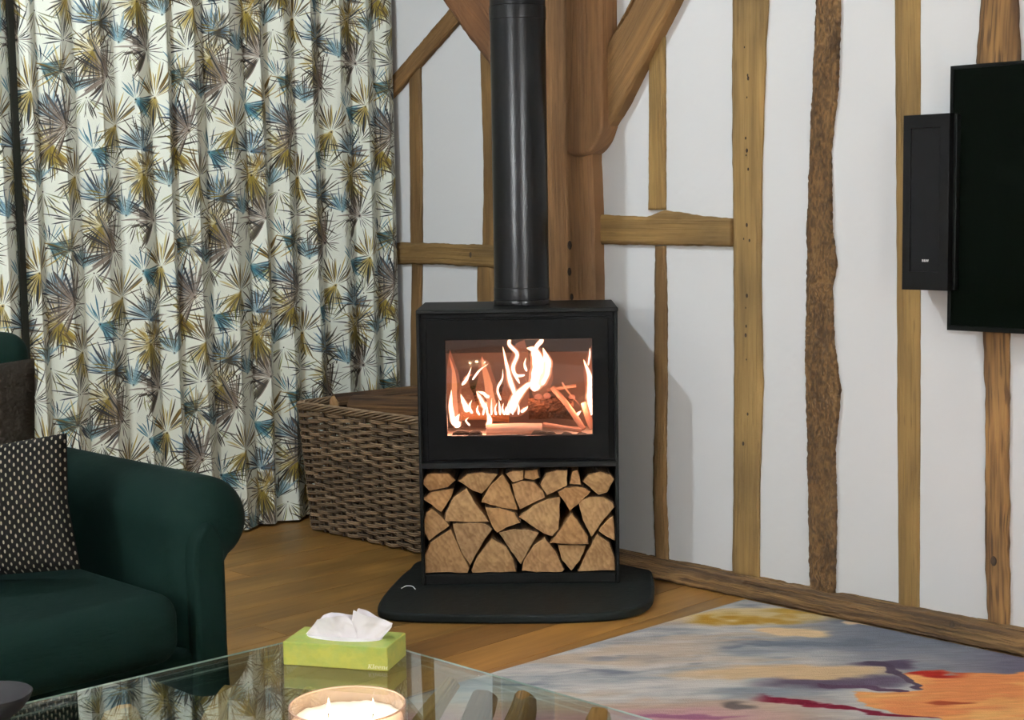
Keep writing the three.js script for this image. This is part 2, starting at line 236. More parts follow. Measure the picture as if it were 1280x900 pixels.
holes(post, [[1.435, 1.73, 0.009], [1.423, 1.15, 0.013], [1.42, 1.055, 0.012], [1.43, 0.965, 0.01]], 0.061);
part(post, 'jowl', (() => { const outline = roundPoly([[1.43, 1.475], [1.475, 1.462], [1.53, 1.472], [1.575, 1.51], [1.602, 1.56]], 5, false); const g = sweep([...outline, [1.604, CEIL - 0.01], [1.43, CEIL - 0.01]], -0.1, 0.085, 0.014, 4), p = g.attributes.position, uv = g.attributes.uv; for (let i = 0; i < uv.count; i++) uv.setXY(i, p.getX(i) + p.getZ(i) + 0.7, p.getY(i)); return g; })(), M.red);
part(wallRight, 'timber_brace', timber([[1.56, 1.795], [1.601, 1.85], [1.704, 1.99], [1.82, 2.16], [2.3, CEIL]], [[1.56, 1.5], [1.59, 1.55], [1.665, 1.636], [1.791, 1.815], [1.895, 1.962], [2.05, 2.19], [2.56, CEIL]], -0.02, 0.05, { seed: 9, n: 200, m: 44, rough: 0.003, round: 0.01, cracks: [[0.06, 0.36, 0.06, 0.42, 0.03]] }), M.braceOak, 'diagonal brace with a long crack');
// the recessed bay behind the basket
part(wallRight, 'timber_brace', timber([[1.36, 1.36], [0.958, 1.825], [0.816, 1.968], [0.707, 2.088], [0.02, 2.85]], [[1.36, 1.68], [1.18, 1.89], [0.96, 2.12], [0.85, 2.24], [0.25, 2.88]], -0.14, 0.0, { seed: 10, n: 120, m: 18, rough: 0.004, round: 0.012 }), M.redDark, 'thick reddish brace left of the flue');
part(wallBay, 'timber_brace', timber([[0, 1.745], [0.096, 1.807], [0.432, 2.028], [1.1, 2.47]], [[0, 1.835], [0.099, 1.902], [0.385, 2.092], [1.02, 2.515]], ZR - 0.02, ZR + 0.022, { seed: 11, along: 'x', n: 90, cracks: [[0.8, 0.75, 0.05, 0.7, 0.006]] }), M.braceOak, 'slim diagonal brace beside the curtain');
part(wallBay, 'timber_stud', timber([[0.138, 1.86], [0.121, 1.151], [0.128, 1.046], [0.1, 0.552], [0.1, 0]], [[0.214, 1.9], [0.21, 1.494], [0.199, 1.151], [0.196, 1.044], [0.184, 0.856], [0.18, 0]], ZR - 0.02, ZR + 0.012, { seed: 12, n: 110 }), M.oakBrown);
part(wallBay, 'timber_stud', timber([[0.581, 2.14], [0.581, 1.866], [0.59, 1.482], [0.577, 1.14], [0.541, 1.04], [0.537, 0.899], [0.537, 0]], [[0.66, 2.2], [0.66, 1.866], [0.665, 1.482], [0.65, 1.14], [0.64, 1.04], [0.64, 0.899], [0.64, 0]], ZR - 0.02, ZR + 0.012, { seed: 13, n: 110 }), M.oakBrown);
const railBay = part(wallBay, 'timber_rail', timber([[0, 1.044], [0.096, 1.046], [0.354, 1.047], [0.622, 1.041], [1.33, 1.04]], [[0, 1.14], [0.099, 1.14], [0.357, 1.135], [0.624, 1.134], [1.33, 1.13]], ZR - 0.02, ZR + 0.022, { seed: 14, along: 'x', n: 100, rough: 0.004, edge: 0.004 }), M.oakRail, 'horizontal rail with a dark knot');
holes(railBay, [[0.52, 1.093, 0.011]], ZR + 0.023);
// sill beam along the foot of the right wall
part(wallRight, 'sill_beam', grid(900, 24, (u, v) => {
  const x = lerp(1.56, XR, u), prof = [[-0.01, 0], [0.084, 0], [0.085, 0.02], [0.08, 0.038], [0.068, 0.052], [0.045, 0.06], [0.015, 0.061], [-0.01, 0.06]], k = v * 7, i = Math.min(6, Math.floor(k)), f = k - i;
  let z = lerp(prof[i][0], prof[i + 1][0], f), y = lerp(prof[i][1], prof[i + 1][1], f); const a = (N(x * 14, v * 5, 4, 41) - 0.5), b = (N(x * 3, v * 1.5, 2, 43) - 0.5);
  if (v > 0.12 && v < 0.95) { z += a * 0.018 + b * 0.016 + 0.008 * (N(x * 45, v * 14, 3, 46) - 0.5); y += a * 0.012 + b * 0.018 * v + 0.006 * (N(x * 40, v * 12, 3, 47) - 0.5); }
  const crack = Math.abs(v - (0.52 + 0.1 * (N(x * 4, 2, 2, 44) - 0.5))); if (crack < 0.035 && N(x * 2.2, 9, 2, 45) > 0.48) { z -= 0.009; y -= 0.004; }
  return [x, y, z, v * 0.2, x];
}), M.sill, 'rough sill beam along the wall foot');
holes(wallRight, [[2.95, 0.048, 0.011]], 0.078);

// ------------------------------------------------------------------ curtains
function palmTexture() {
  const S = 1536, K = S / 0.64, cv = document.createElement('canvas'); cv.width = cv.height = S; const c = cv.getContext('2d'), r = rng(11);
  c.fillStyle = 'rgb(233,237,223)'; c.fillRect(0, 0, S, S);
  const C = { teal: [[30, 84, 104], [44, 106, 126], [100, 146, 160], [26, 58, 76]], olive: [[132, 112, 36], [158, 136, 54], [98, 80, 32], [60, 52, 30]], gold: [[150, 120, 34], [122, 94, 28], [84, 64, 28], [180, 158, 78]], taupe: [[124, 110, 97], [98, 86, 74], [142, 130, 116], [60, 51, 43]], ink: [[40, 36, 28], [56, 47, 33], [32, 38, 44]], blue: [[86, 126, 150], [58, 88, 112], [130, 160, 172], [38, 50, 66]], green: [[120, 124, 52], [86, 92, 50], [150, 146, 84], [48, 52, 36]] };
  const wrap = (x, y, R, f) => { for (const dx of [-S, 0, S]) for (const dy of [-S, 0, S]) if (x + dx > -R && x + dx < S + R && y + dy > -R && y + dy < S + R) { c.save(); c.translate(x + dx, y + dy); f(); c.restore(); } };
  function fan(x, y, a0, a1, len, n, pal, ink, wash, seed) {
    const X = x * K, Y = y * K, Lm = len * 1.28 * K;
    wrap(X, Y, Lm * 1.4, () => {
      const q = rng(seed);
      if (wash) { const mid = (a0 + a1) / 2; for (let i = 0; i < 46; i++) { const a = lerp(a0, a1, 0.1 + 0.8 * q()), d = Lm * (0.08 + 0.55 * q()); c.globalAlpha = 0.18; c.fillStyle = `rgb(${wash})`; c.beginPath(); c.ellipse(Math.cos(a) * d, Math.sin(a) * d, Lm * 0.16, Lm * 0.07, a, 0, 7); c.fill(); } }
      n = Math.round(n * 0.95);
      for (let i = 0; i < n; i++) {
        const a = lerp(a0, a1, (i + 0.5 + (q() - 0.5) * 0.55) / n), l = Lm * (0.62 + 0.5 * q()), w = Lm * (0.03 + 0.042 * q()), bend = (q() - 0.5) * 0.3, st = Lm * (0.06 + 0.2 * q() * (i % 4 ? 1 : 0));
        const p = q() < ink * 1.15 ? C.ink : pal, col = p[Math.floor(q() * p.length)]; c.globalAlpha = 0.62 + 0.36 * q(); c.fillStyle = `rgb(${col})`;
        const ca = Math.cos(a), sa = Math.sin(a), tx = Math.cos(a + bend) * l, ty = Math.sin(a + bend) * l, mx = Math.cos(a + bend * 0.35) * l * 0.72, my = Math.sin(a + bend * 0.35) * l * 0.72;
        c.beginPath(); c.moveTo(ca * st, sa * st); c.quadraticCurveTo(mx - sa * w, my + ca * w, tx, ty); c.quadraticCurveTo(mx + sa * w * 0.7, my - ca * w * 0.7, ca * st, sa * st); c.fill();
        if (q() < 0.35) { c.globalAlpha = 0.7; c.strokeStyle = `rgb(${C.ink[Math.floor(q() * 3)]})`; c.lineWidth = Lm * (0.008 + 0.012 * q()); c.beginPath(); c.moveTo(ca * l * 0.3, sa * l * 0.3); c.quadraticCurveTo(mx - sa * w * 0.5, my + ca * w * 0.5, tx, ty); c.stroke(); }
      }
      c.globalAlpha = 0.85; c.fillStyle = `rgb(${C.ink[seed % 3]})`; c.beginPath(); c.ellipse(0, 0, Lm * 0.03, Lm * 0.03, 0, 0, 7); c.fill(); c.globalAlpha = 1;
    });
  }
  const PI = Math.PI, col = (x, y0, k) => {
    const y = (v) => (((y0 + v) % 0.64) + 0.64) % 0.64;
    fan(x - 0.02, y(0.02), 0.62 * PI, 1.62 * PI, 0.115, 34, C.taupe, 0.22, C.taupe[0], 3 + k); fan(x - 0.02, y(0.02), -0.35 * PI, 0.5 * PI, 0.06, 12, C.taupe, 0.5, null, 5 + k);
    fan(x + 0.02, y(0.2), 1.12 * PI, 1.86 * PI, 0.1, 22, C.gold, 0.4, null, 9 + k); fan(x + 0.02, y(0.2), 0.35 * PI, 0.92 * PI, 0.095, 18, C.olive, 0.4, C.olive[1], 10 + k);
    fan(x + 0.115, y(0.1), -0.1 * PI, 0.42 * PI, 0.085, 14, C.teal, 0.2, C.teal[1], 12 + k); fan(x + 0.115, y(0.1), 1.2 * PI, 1.75 * PI, 0.08, 9, C.teal, 0.15, null, 13 + k);
    fan(x + 0.14, y(0.285), 1.0 * PI, 1.78 * PI, 0.1, 22, C.blue, 0.3, C.blue[2], 17 + k); fan(x + 0.14, y(0.285), -0.2 * PI, 0.1 * PI, 0.08, 8, C.taupe, 0.3, C.blue[1], 18 + k);
    fan(x + 0.135, y(0.38), 0, 2 * PI, 0.088, 38, k % 2 ? C.gold : C.olive, 0.34, C.gold[0], 21 + k); fan(x + 0.135, y(0.38), 0.25 * PI, 0.75 * PI, 0.105, 16, C.olive, 0.35, C.olive[0], 22 + k);
    fan(x - 0.01, y(0.35), 0.9 * PI, 2.05 * PI, 0.085, 18, C.green, 0.5, null, 25 + k); fan(x - 0.035, y(0.46), 0, 2 * PI, 0.082, 30, k % 2 ? C.olive : C.gold, 0.3, C.olive[3], 28 + k);
    fan(x + 0.06, y(0.53), 1.1 * PI, 1.9 * PI, 0.085, 18, C.blue, 0.4, C.teal[2], 31 + k); fan(x + 0.1, y(0.55), 0.1 * PI, 0.9 * PI, 0.075, 14, C.green, 0.45, null, 33 + k);
  };
  col(0.1, 0.0, 0); col(0.32, 0.3, 40); col(0.53, 0.11, 81);
  const t = new THREE.CanvasTexture(cv); t.colorSpace = THREE.SRGBColorSpace; t.wrapS = t.wrapT = THREE.RepeatWrapping; t.repeat.set(1 / 0.64, 1 / 0.64); t.magFilter = THREE.LinearFilter; return t;
}
const curtainMat = std({ map: palmTexture(), roughness: 0.9, sheen: 0.15, sheenColor: lin(0.8, 0.8, 0.75), sheenRoughness: 0.6, bumpMap: dataTex(128, 128, (u, v) => vn(u * 64, v * 64, 64, 64, 51), false, 10, 10), bumpScale: 0.0006, side: THREE.DoubleSide });
function curtainGeo(creases, top, seed, uOff) {
  const nz = creases.length - 1, nu = nz * 22, nv = 40, z0 = creases[0], rows = [];
  const shape = (k, y) => { const i = Math.min(nz - 1, Math.floor(k)), f = k - i, w = creases[i + 1] - creases[i], h = clamp(y / top), amp = (0.044 + 0.022 * N(i * 3.1 + seed, 1, 1)) * (1 - 0.25 * h) + 0.012 * (N(i * 1.7, h * 4 + seed, 2) - 0.5);
    const s = Math.pow(Math.abs(Math.sin(Math.PI * f)), 0.72), ph = 0.016 * Math.sin(2 * Math.PI * f) * (Math.abs(w) / 0.14), drift = 0.03 * (N(k * 0.5 + seed * 3, h * 2.2, 2) - 0.5) * (1 - h);
    return [0.052 + amp * s + 0.01 * (N(k * 4, h * 6, 2, 3) - 0.5), lerp(creases[i], creases[i + 1], f) + ph * Math.sign(-w) * -1 + drift * Math.sin(Math.PI * clamp(k / nz))]; };
  const arc = [0]; for (let i = 1; i <= nu; i++) { const a = shape((i - 1) / 22, 1), b = shape(Math.min(i / 22, nz - 1e-6), 1); arc.push(arc[i - 1] + Math.hypot(a[0] - b[0], a[1] - b[1])); }
  return grid(nu, nv, (u, v, i, j) => { const y = lerp(0.012, top, v) , k = Math.min(i / 22, nz - 1e-6), [x, z] = shape(k, y); return [x, y + (j === 0 ? 0.006 * (N(k * 2, 3, 2) - 0.5) : 0), z, arc[i] + uOff, y]; });
}
{
  const t = thing('curtain', 'long cream curtain with palm-leaf print hanging between the sofa and the recessed bay', 'curtain', [0, 0, 0]);
  const cr = [1.465, 1.365, 1.213, 1.048, 0.901, 0.806, 0.661, 0.472, 0.375, 0.234, 0.102, -0.069, -0.193, -0.306];
  part(t, 'drape', curtainGeo(cr, 2.45, 1, 0.05), curtainMat);
  part(t, 'edge_band', cbox(0.012, 2.43, 0.027, 0.003, 0.1, 1.235, 1.4805), std({ color: lin(0.011, 0.0115, 0.008), roughness: 0.85, specularIntensity: 0.2 }), 'dark olive band down the leading edge');
  const t2 = thing('curtain', 'cream palm-leaf curtain at the left edge, left of the dark band, behind the sofa', 'curtain', [0, 0, 0]); const c2 = [3.3]; for (let i = 0; i < 13; i++) c2.push(3.3 - (i + 1) * (1.832 / 13) + (i < 12 ? 0.02 * (R0() - 0.5) : 0));
  part(t2, 'drape', curtainGeo(c2, 2.45, 2, 0.31), curtainMat);
}

// ------------------------------------------------------------------ stove
const SA = THREE.MathUtils.degToRad(44), SO = new THREE.Vector3(1.605, 0, 0.522);
const stoveToWorld = (u, y, v) => [SO.x + Math.cos(SA) * u + Math.sin(SA) * v, y, SO.z - Math.sin(SA) * u + Math.cos(SA) * v];
{ // hearth slab
  const t = thing('hearth_slab', 'dark grey rounded hearth slab on the floor under the stove', 'hearth', [0, 0, 0]);
  const o = [[1.461, 1.024], [1.353, 0.906], [1.211, 0.713], [1.149, 0.615], [1.09, 0.52], [1.12, 0.38], [1.3, 0.2], [1.55, 0.03], [1.66, 0.006], [1.74, 0.02], [1.876, 0.15], [2.014, 0.315], [2.07, 0.41], [2.085, 0.5], [2.05, 0.6], [1.93, 0.74], [1.713, 0.932], [1.59, 1.02], [1.52, 1.045]];
  const g = sweep(roundPoly(o.map(([x, z]) => [x, -z]), 6), 0.0, 0.03, 0.01, 4); g.rotateX(-Math.PI / 2); part(t, 'slab', g, M.slate);
  const st = thing('thread', 'curled white thread lying on the hearth slab', 'thread'); part(st, 'strand', tube([[1.395, 0.033, 0.805], [1.36, 0.034, 0.79], [1.345, 0.034, 0.8], [1.353, 0.033, 0.83]].map((p) => p), 0.0014, 24, 6), M.white);
}
const stove = thing('wood_stove', 'black wood-burning stove with a glazed door and a log store below', 'stove', SO.toArray(), SA);
{
  const B = (n, u0, u1, y0, y1, v0, v1, m = M.steel, b = 0.0025, label) => part(stove, n, cbox(u1 - u0, y1 - y0, v1 - v0, b, (u0 + u1) / 2, (y0 + y1) / 2, (v0 + v1) / 2), m, label);
  B('side_panel', -0.331, -0.319, 0.03, 0.945, -0.4, 0); B('side_panel', 0.322, 0.334, 0.03, 0.945, -0.4, 0);
  B('top_plate', -0.331, 0.336, 0.942, 0.957, -0.4, 0.003, M.steel, 0.003); B('back_panel', -0.32, 0.323, 0.03, 0.945, -0.4, -0.388);
  B('plinth', -0.319, 0.322, 0.03, 0.064, -0.36, -0.012); B('shelf_plate', -0.325, 0.328, 0.427, 0.446, -0.39, 0.007);
  B('top_recess', -0.319, 0.322, 0.925, 0.943, -0.1, -0.022, M.black);
  const surround = new THREE.Shape([[-0.319, 0.446], [0.322, 0.446], [0.322, 0.93], [-0.319, 0.93]].map((p) => new THREE.Vector2(...p))); surround.holes.push(new THREE.Path([[-0.27, 0.5], [-0.27, 0.88], [0.28, 0.88], [0.28, 0.5]].map((p) => new THREE.Vector2(...p))));
  part(stove, 'door_surround', boxUV(new THREE.ExtrudeGeometry(surround, { depth: 0.01, bevelEnabled: false }).translate(0, 0, -0.034)), M.black);
  // door with a rounded, bevelled window
  const door = new THREE.Shape([[-0.296, 0.457], [0.301, 0.457], [0.301, 0.919], [-0.296, 0.919]].map((p) => new THREE.Vector2(...p)));
  door.holes.push(new THREE.Path([[-0.238, 0.532], [-0.238, 0.857], [0.252, 0.857], [0.252, 0.532]].map((p) => new THREE.Vector2(...p))));
  const dm = part(stove, 'door', boxUV(new THREE.ExtrudeGeometry(door, { depth: 0.018, bevelEnabled: true, bevelSize: 0.0025, bevelThickness: 0.0025, bevelSegments: 2 }).translate(0, 0, -0.021)), M.doorSteel);
  part(dm, 'door_glass', cbox(0.5, 0.335, 0.004, 0.0005, 0.007, 0.6945, -0.016), M.pane);
  const rim = new THREE.Shape([[-0.24, 0.53], [0.254, 0.53], [0.254, 0.859], [-0.24, 0.859]].map((p) => new THREE.Vector2(...p))); rim.holes.push(new THREE.Path([[-0.234, 0.536], [-0.234, 0.853], [0.248, 0.853], [0.248, 0.536]].map((p) => new THREE.Vector2(...p))));
  part(dm, 'glass_trim', boxUV(new THREE.ExtrudeGeometry(rim, { depth: 0.003, bevelEnabled: false }).translate(0, 0, -0.012)), std({ color: lin(0.1, 0.08, 0.075), roughness: 0.35, metalness: 0.6 }));
  // fire chamber
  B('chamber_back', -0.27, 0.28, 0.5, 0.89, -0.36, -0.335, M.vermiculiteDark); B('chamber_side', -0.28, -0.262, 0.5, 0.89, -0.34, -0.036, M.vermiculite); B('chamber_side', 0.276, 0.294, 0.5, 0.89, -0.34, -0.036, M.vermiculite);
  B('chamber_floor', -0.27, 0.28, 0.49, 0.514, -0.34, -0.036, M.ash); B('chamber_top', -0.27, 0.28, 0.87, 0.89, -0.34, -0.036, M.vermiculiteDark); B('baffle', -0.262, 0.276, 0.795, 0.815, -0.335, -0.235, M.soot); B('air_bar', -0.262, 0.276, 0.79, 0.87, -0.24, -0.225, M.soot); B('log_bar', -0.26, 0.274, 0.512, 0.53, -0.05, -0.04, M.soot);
}
{ // flue
  const [fx, , fz] = stoveToWorld(0.018, 0, -0.2), t = thing('stove_flue', 'tall black round flue pipe rising from the stove top', 'flue', [fx, 0.957, fz]);
  const H = CEIL - 0.957, cyl = (r, y0, y1) => { const g = new THREE.LatheGeometry([[0, y0], [r - 0.002, y0], [r, y0 + 0.002], [r, y1 - 0.002], [r - 0.002, y1], [0, y1]].map((p) => new THREE.Vector2(...p)), 96); return g; };
  part(t, 'lower_pipe', cyl(0.0935, 0, 0.986), M.flue); part(t, 'upper_pipe', cyl(0.0935, 1.0, H), M.flue);
  part(t, 'collar', cyl(0.0965, 0, 0.018), M.flue); part(t, 'collar', cyl(0.0955, 0.02, 0.06), M.flue); part(t, 'collar', cyl(0.0955, 0.955, 1.0), M.flue);
}
// ------------------------------------------------------------------ split logs in the store
const endMaps = [0, 1, 2].map((s) => dataTex(256, 256, (u, v) => { const a = u * 0.9 + v * 0.5 + 0.25 * fbm(u * 3, v * 3, 3, 3, 3, 61 + s), g = fbm(u * 18 + 4 * a, v * 18, 18, 18, 3, 63 + s), rings = 0.5 + 0.5 * Math.sin(a * 90 + 5 * g), k = 0.5 * g + 0.12 * rings + 0.38 * fbm(u * 4, v * 4, 4, 4, 3, 65 + s); return mix3([0.62, 0.48, 0.33], [0.83, 0.69, 0.51], smooth(0.15, 0.8, k)); }, true, 4, 4));
const endMats = [[0.92, 0.86, 0.76], [0.8, 0.72, 0.62], [0.95, 0.84, 0.74], [0.86, 0.74, 0.6], [0.78, 0.74, 0.7]].map((t, i) => std({ map: endMaps[i % 3], bumpMap: endMaps[i % 3], bumpScale: 0.0015, color: lin(...t), roughness: 0.9 }));
const barkMat = woodMat(W_DARK, [0.4, 0.34, 0.28], 0.95, 0.006), splitMat = woodMat(W_OAK, [0.7, 0.62, 0.52], 0.9);
const LOGS = {
  a: [[[-0.324, 0.378], [-0.306, 0.403], [-0.282, 0.407], [-0.235, 0.405], [-0.212, 0.382], [-0.239, 0.358], [-0.301, 0.347]], 0, 4, 'leftmost firewood log of the top row, flat underside and curved top', 3],
  b: [[[-0.325, 0.321], [-0.295, 0.341], [-0.26, 0.347], [-0.219, 0.353], [-0.228, 0.323], [-0.262, 0.273]], 0, 3, 'cracked wedge log pointing down, directly below the leftmost top log', 3],
  c: [[[-0.32, 0.247], [-0.312, 0.274], [-0.295, 0.287], [-0.265, 0.261], [-0.235, 0.227], [-0.305, 0.176], [-0.319, 0.205]], 5, 9, 'small half-round log at the left side, above the bottom left quarter log', 1],
  d: [[[-0.322, 0.067], [-0.322, 0.124], [-0.299, 0.172], [-0.23, 0.216], [-0.205, 0.156], [-0.17, 0.083], [-0.177, 0.066], [-0.26, 0.069]], 0, 3, 'large quarter log in the bottom left corner with a vertical crack', 1],
  e: [[[-0.201, 0.379], [-0.171, 0.403], [-0.124, 0.408], [-0.07, 0.401], [-0.096, 0.366], [-0.125, 0.336], [-0.154, 0.346]], 0, 3, 'second log from the left in the top row, broad and pointing down', 0],
  f: [[[-0.252, 0.243], [-0.247, 0.27], [-0.219, 0.323], [-0.175, 0.355], [-0.149, 0.304], [-0.101, 0.238], [-0.18, 0.238]], 0, 3, 'large flat-bottomed wedge under the second top log from the left', 0],
  g: [[[-0.223, 0.233], [-0.168, 0.236], [-0.115, 0.232], [-0.091, 0.214], [-0.128, 0.161], [-0.168, 0.09], [-0.194, 0.132], [-0.211, 0.174]], 0, 3, 'down-pointing wedge log between the two left bottom logs', 4],
  h: [[[-0.164, 0.074], [-0.141, 0.125], [-0.093, 0.183], [-0.046, 0.154], [-0.023, 0.112], [-0.014, 0.068], [-0.089, 0.067], [-0.16, 0.066]], 2, 5, 'second log from the left in the bottom row, rounded on its right', 0],
  i: [[[-0.126, 0.307], [-0.096, 0.363], [-0.054, 0.401], [-0.031, 0.365], [-0.004, 0.279], [-0.056, 0.287]], -1, 0, 'upright triangular log left of the middle top, with a dark grain streak', 3],
  j: [[[-0.113, 0.289], [-0.062, 0.285], [-0.015, 0.27], [0.003, 0.236], [-0.045, 0.22], [-0.075, 0.203], [-0.092, 0.226]], 0, 3, 'small four-sided log in the centre left, under the upright triangular log', 3],
  k: [[[-0.069, 0.202], [-0.022, 0.212], [0.031, 0.21], [0.065, 0.2], [0.036, 0.153], [0.003, 0.093], [-0.035, 0.148]], 0, 3, 'down-pointing wedge log in the middle, between the two middle bottom logs', 4],
  l: [[[0.006, 0.072], [0.015, 0.111], [0.048, 0.159], [0.084, 0.183], [0.118, 0.14], [0.149, 0.074], [0.141, 0.066], [0.058, 0.066]], 3, 5, 'second log from the right on the niche floor, broad with a pale scratch', 2],
  m: [[[-0.042, 0.402], [-0.019, 0.412], [0.016, 0.413], [0.016, 0.383], [-0.019, 0.373]], 0, 2, 'tiny log of the top row just right of the upright triangle', 2],
  n: [[[0.018, 0.385], [0.021, 0.411], [0.063, 0.413], [0.07, 0.387], [0.051, 0.379]], 1, 3, 'small dark-barked log in the middle of the top row', 3],
  o: [[[-0.023, 0.365], [0.01, 0.377], [0.051, 0.373], [0.08, 0.343], [0.088, 0.319], [0.044, 0.299], [0.003, 0.279], [-0.014, 0.321]], 0, 4, 'round-topped log with dark knots just above the centre', 2],
  p: [[[-0.002, 0.254], [0.05, 0.294], [0.097, 0.314], [0.137, 0.32], [0.136, 0.265], [0.132, 0.211], [0.11, 0.187], [0.078, 0.199], [0.031, 0.231]], 5, 7, 'large pale wedge log right of centre pointing left', 0],
  q: [[[0.072, 0.364], [0.092, 0.402], [0.128, 0.413], [0.163, 0.412], [0.162, 0.36], [0.127, 0.344], [0.094, 0.328]], 0, 3, 'pale wedge in the top row, third from the right', 0],
  r: [[[0.131, 0.338], [0.156, 0.353], [0.191, 0.356], [0.22, 0.351], [0.239, 0.338], [0.202, 0.3], [0.17, 0.274]], 0, 4, 'small fan-shaped log under the narrow top log, pointing down', 3],
  s: [[[0.102, 0.166], [0.137, 0.211], [0.177, 0.268], [0.207, 0.222], [0.23, 0.186], [0.231, 0.16], [0.171, 0.16]], 2, 5, 'upright triangular log at lower right standing on a smaller wedge', 3],
  t: [[[0.129, 0.155], [0.177, 0.157], [0.223, 0.154], [0.203, 0.103], [0.173, 0.067], [0.141, 0.104]], 0, 2, 'small down-pointing wedge between the two rightmost bottom logs', 0],
  u: [[[0.17, 0.366], [0.18, 0.408], [0.198, 0.412], [0.209, 0.362]], -1, 0, 'narrow sliver of wood in the top row, second from the right', 2],
  v: [[[0.215, 0.371], [0.233, 0.395], [0.274, 0.405], [0.308, 0.395], [0.32, 0.379], [0.296, 0.334], [0.267, 0.326]], 0, 4, 'rightmost log of the top row, pale and curved on top', 0],
  w: [[[0.199, 0.306], [0.238, 0.319], [0.284, 0.317], [0.313, 0.299], [0.32, 0.284], [0.278, 0.234], [0.242, 0.183], [0.213, 0.24]], 0, 4, 'big down-pointing wedge beneath the rightmost top log', 0],
  x: [[[0.266, 0.204], [0.295, 0.239], [0.314, 0.254], [0.319, 0.215], [0.32, 0.17], [0.289, 0.186]], 2, 4, 'small triangular log against the right side panel, above the bottom right log', 2],
  y: [[[0.194, 0.066], [0.218, 0.115], [0.26, 0.193], [0.301, 0.162], [0.319, 0.108], [0.32, 0.068]], 2, 5, 'large quarter log in the bottom right corner, rounded on its right', 0],
};
{
  let k = 0;
  for (const [poly, b0, b1, label, mi] of Object.values(LOGS)) {
    const cx = poly.reduce((s, p) => s + p[0], 0) / poly.length, y0 = Math.min(...poly.map((p) => p[1])), P = poly.map(([a, b]) => [a - cx, b - y0]), dep = 0.3 + 0.03 * hash(k, 1, 3), v0 = -0.018 - 0.012 * hash(k, 2, 3);
    const t = thing('split_log', label, 'firewood', stoveToWorld(cx, y0, v0), SA, 'split logs stacked in the store under the fire');
    // finer outline with a little wander so that split edges are not ruler straight
    const fine = []; for (let i = 0; i < P.length; i++) { const a = P[i], b = P[(i + 1) % P.length], L = Math.hypot(b[0] - a[0], b[1] - a[1]), n = Math.max(1, Math.round(L / 0.014)); for (let j = 0; j < n; j++) { const s = j / n, w = j ? (N(i * 5 + s * 4 + k * 11, k, 2) - 0.5) * 0.004 : 0; fine.push([lerp(a[0], b[0], s) - (b[1] - a[1]) / L * w, lerp(a[1], b[1], s) + (b[0] - a[0]) / L * w]); } }
    const g = sweep(fine, -dep, 0, 0.0018, 2), uv = g.attributes.uv; for (let i = 0; i < uv.count; i++) uv.setXY(i, uv.getX(i) + k * 0.137, uv.getY(i) + k * 0.071);
    part(t, 'split_wood', g, endMats[mi]);
    if (b0 >= 0) {
      const n = P.length, run = []; for (let i = b0; i <= b1; i++) run.push(P[i % n]);
      const c = [0, (Math.max(...P.map((p) => p[1]))) / 2], out = run.map((p) => { const d = Math.hypot(p[0] - c[0], p[1] - c[1]) || 1; return [p[0] + (p[0] - c[0]) / d * 0.0035, p[1] + (p[1] - c[1]) / d * 0.0035]; });
      part(t, 'bark', sweep([...run.map((p) => [p[0] * 0.985, p[1]]), ...out.reverse()], -dep, -0.003, 0.0008, 1), barkMat);
    }
    k++;
  }
}
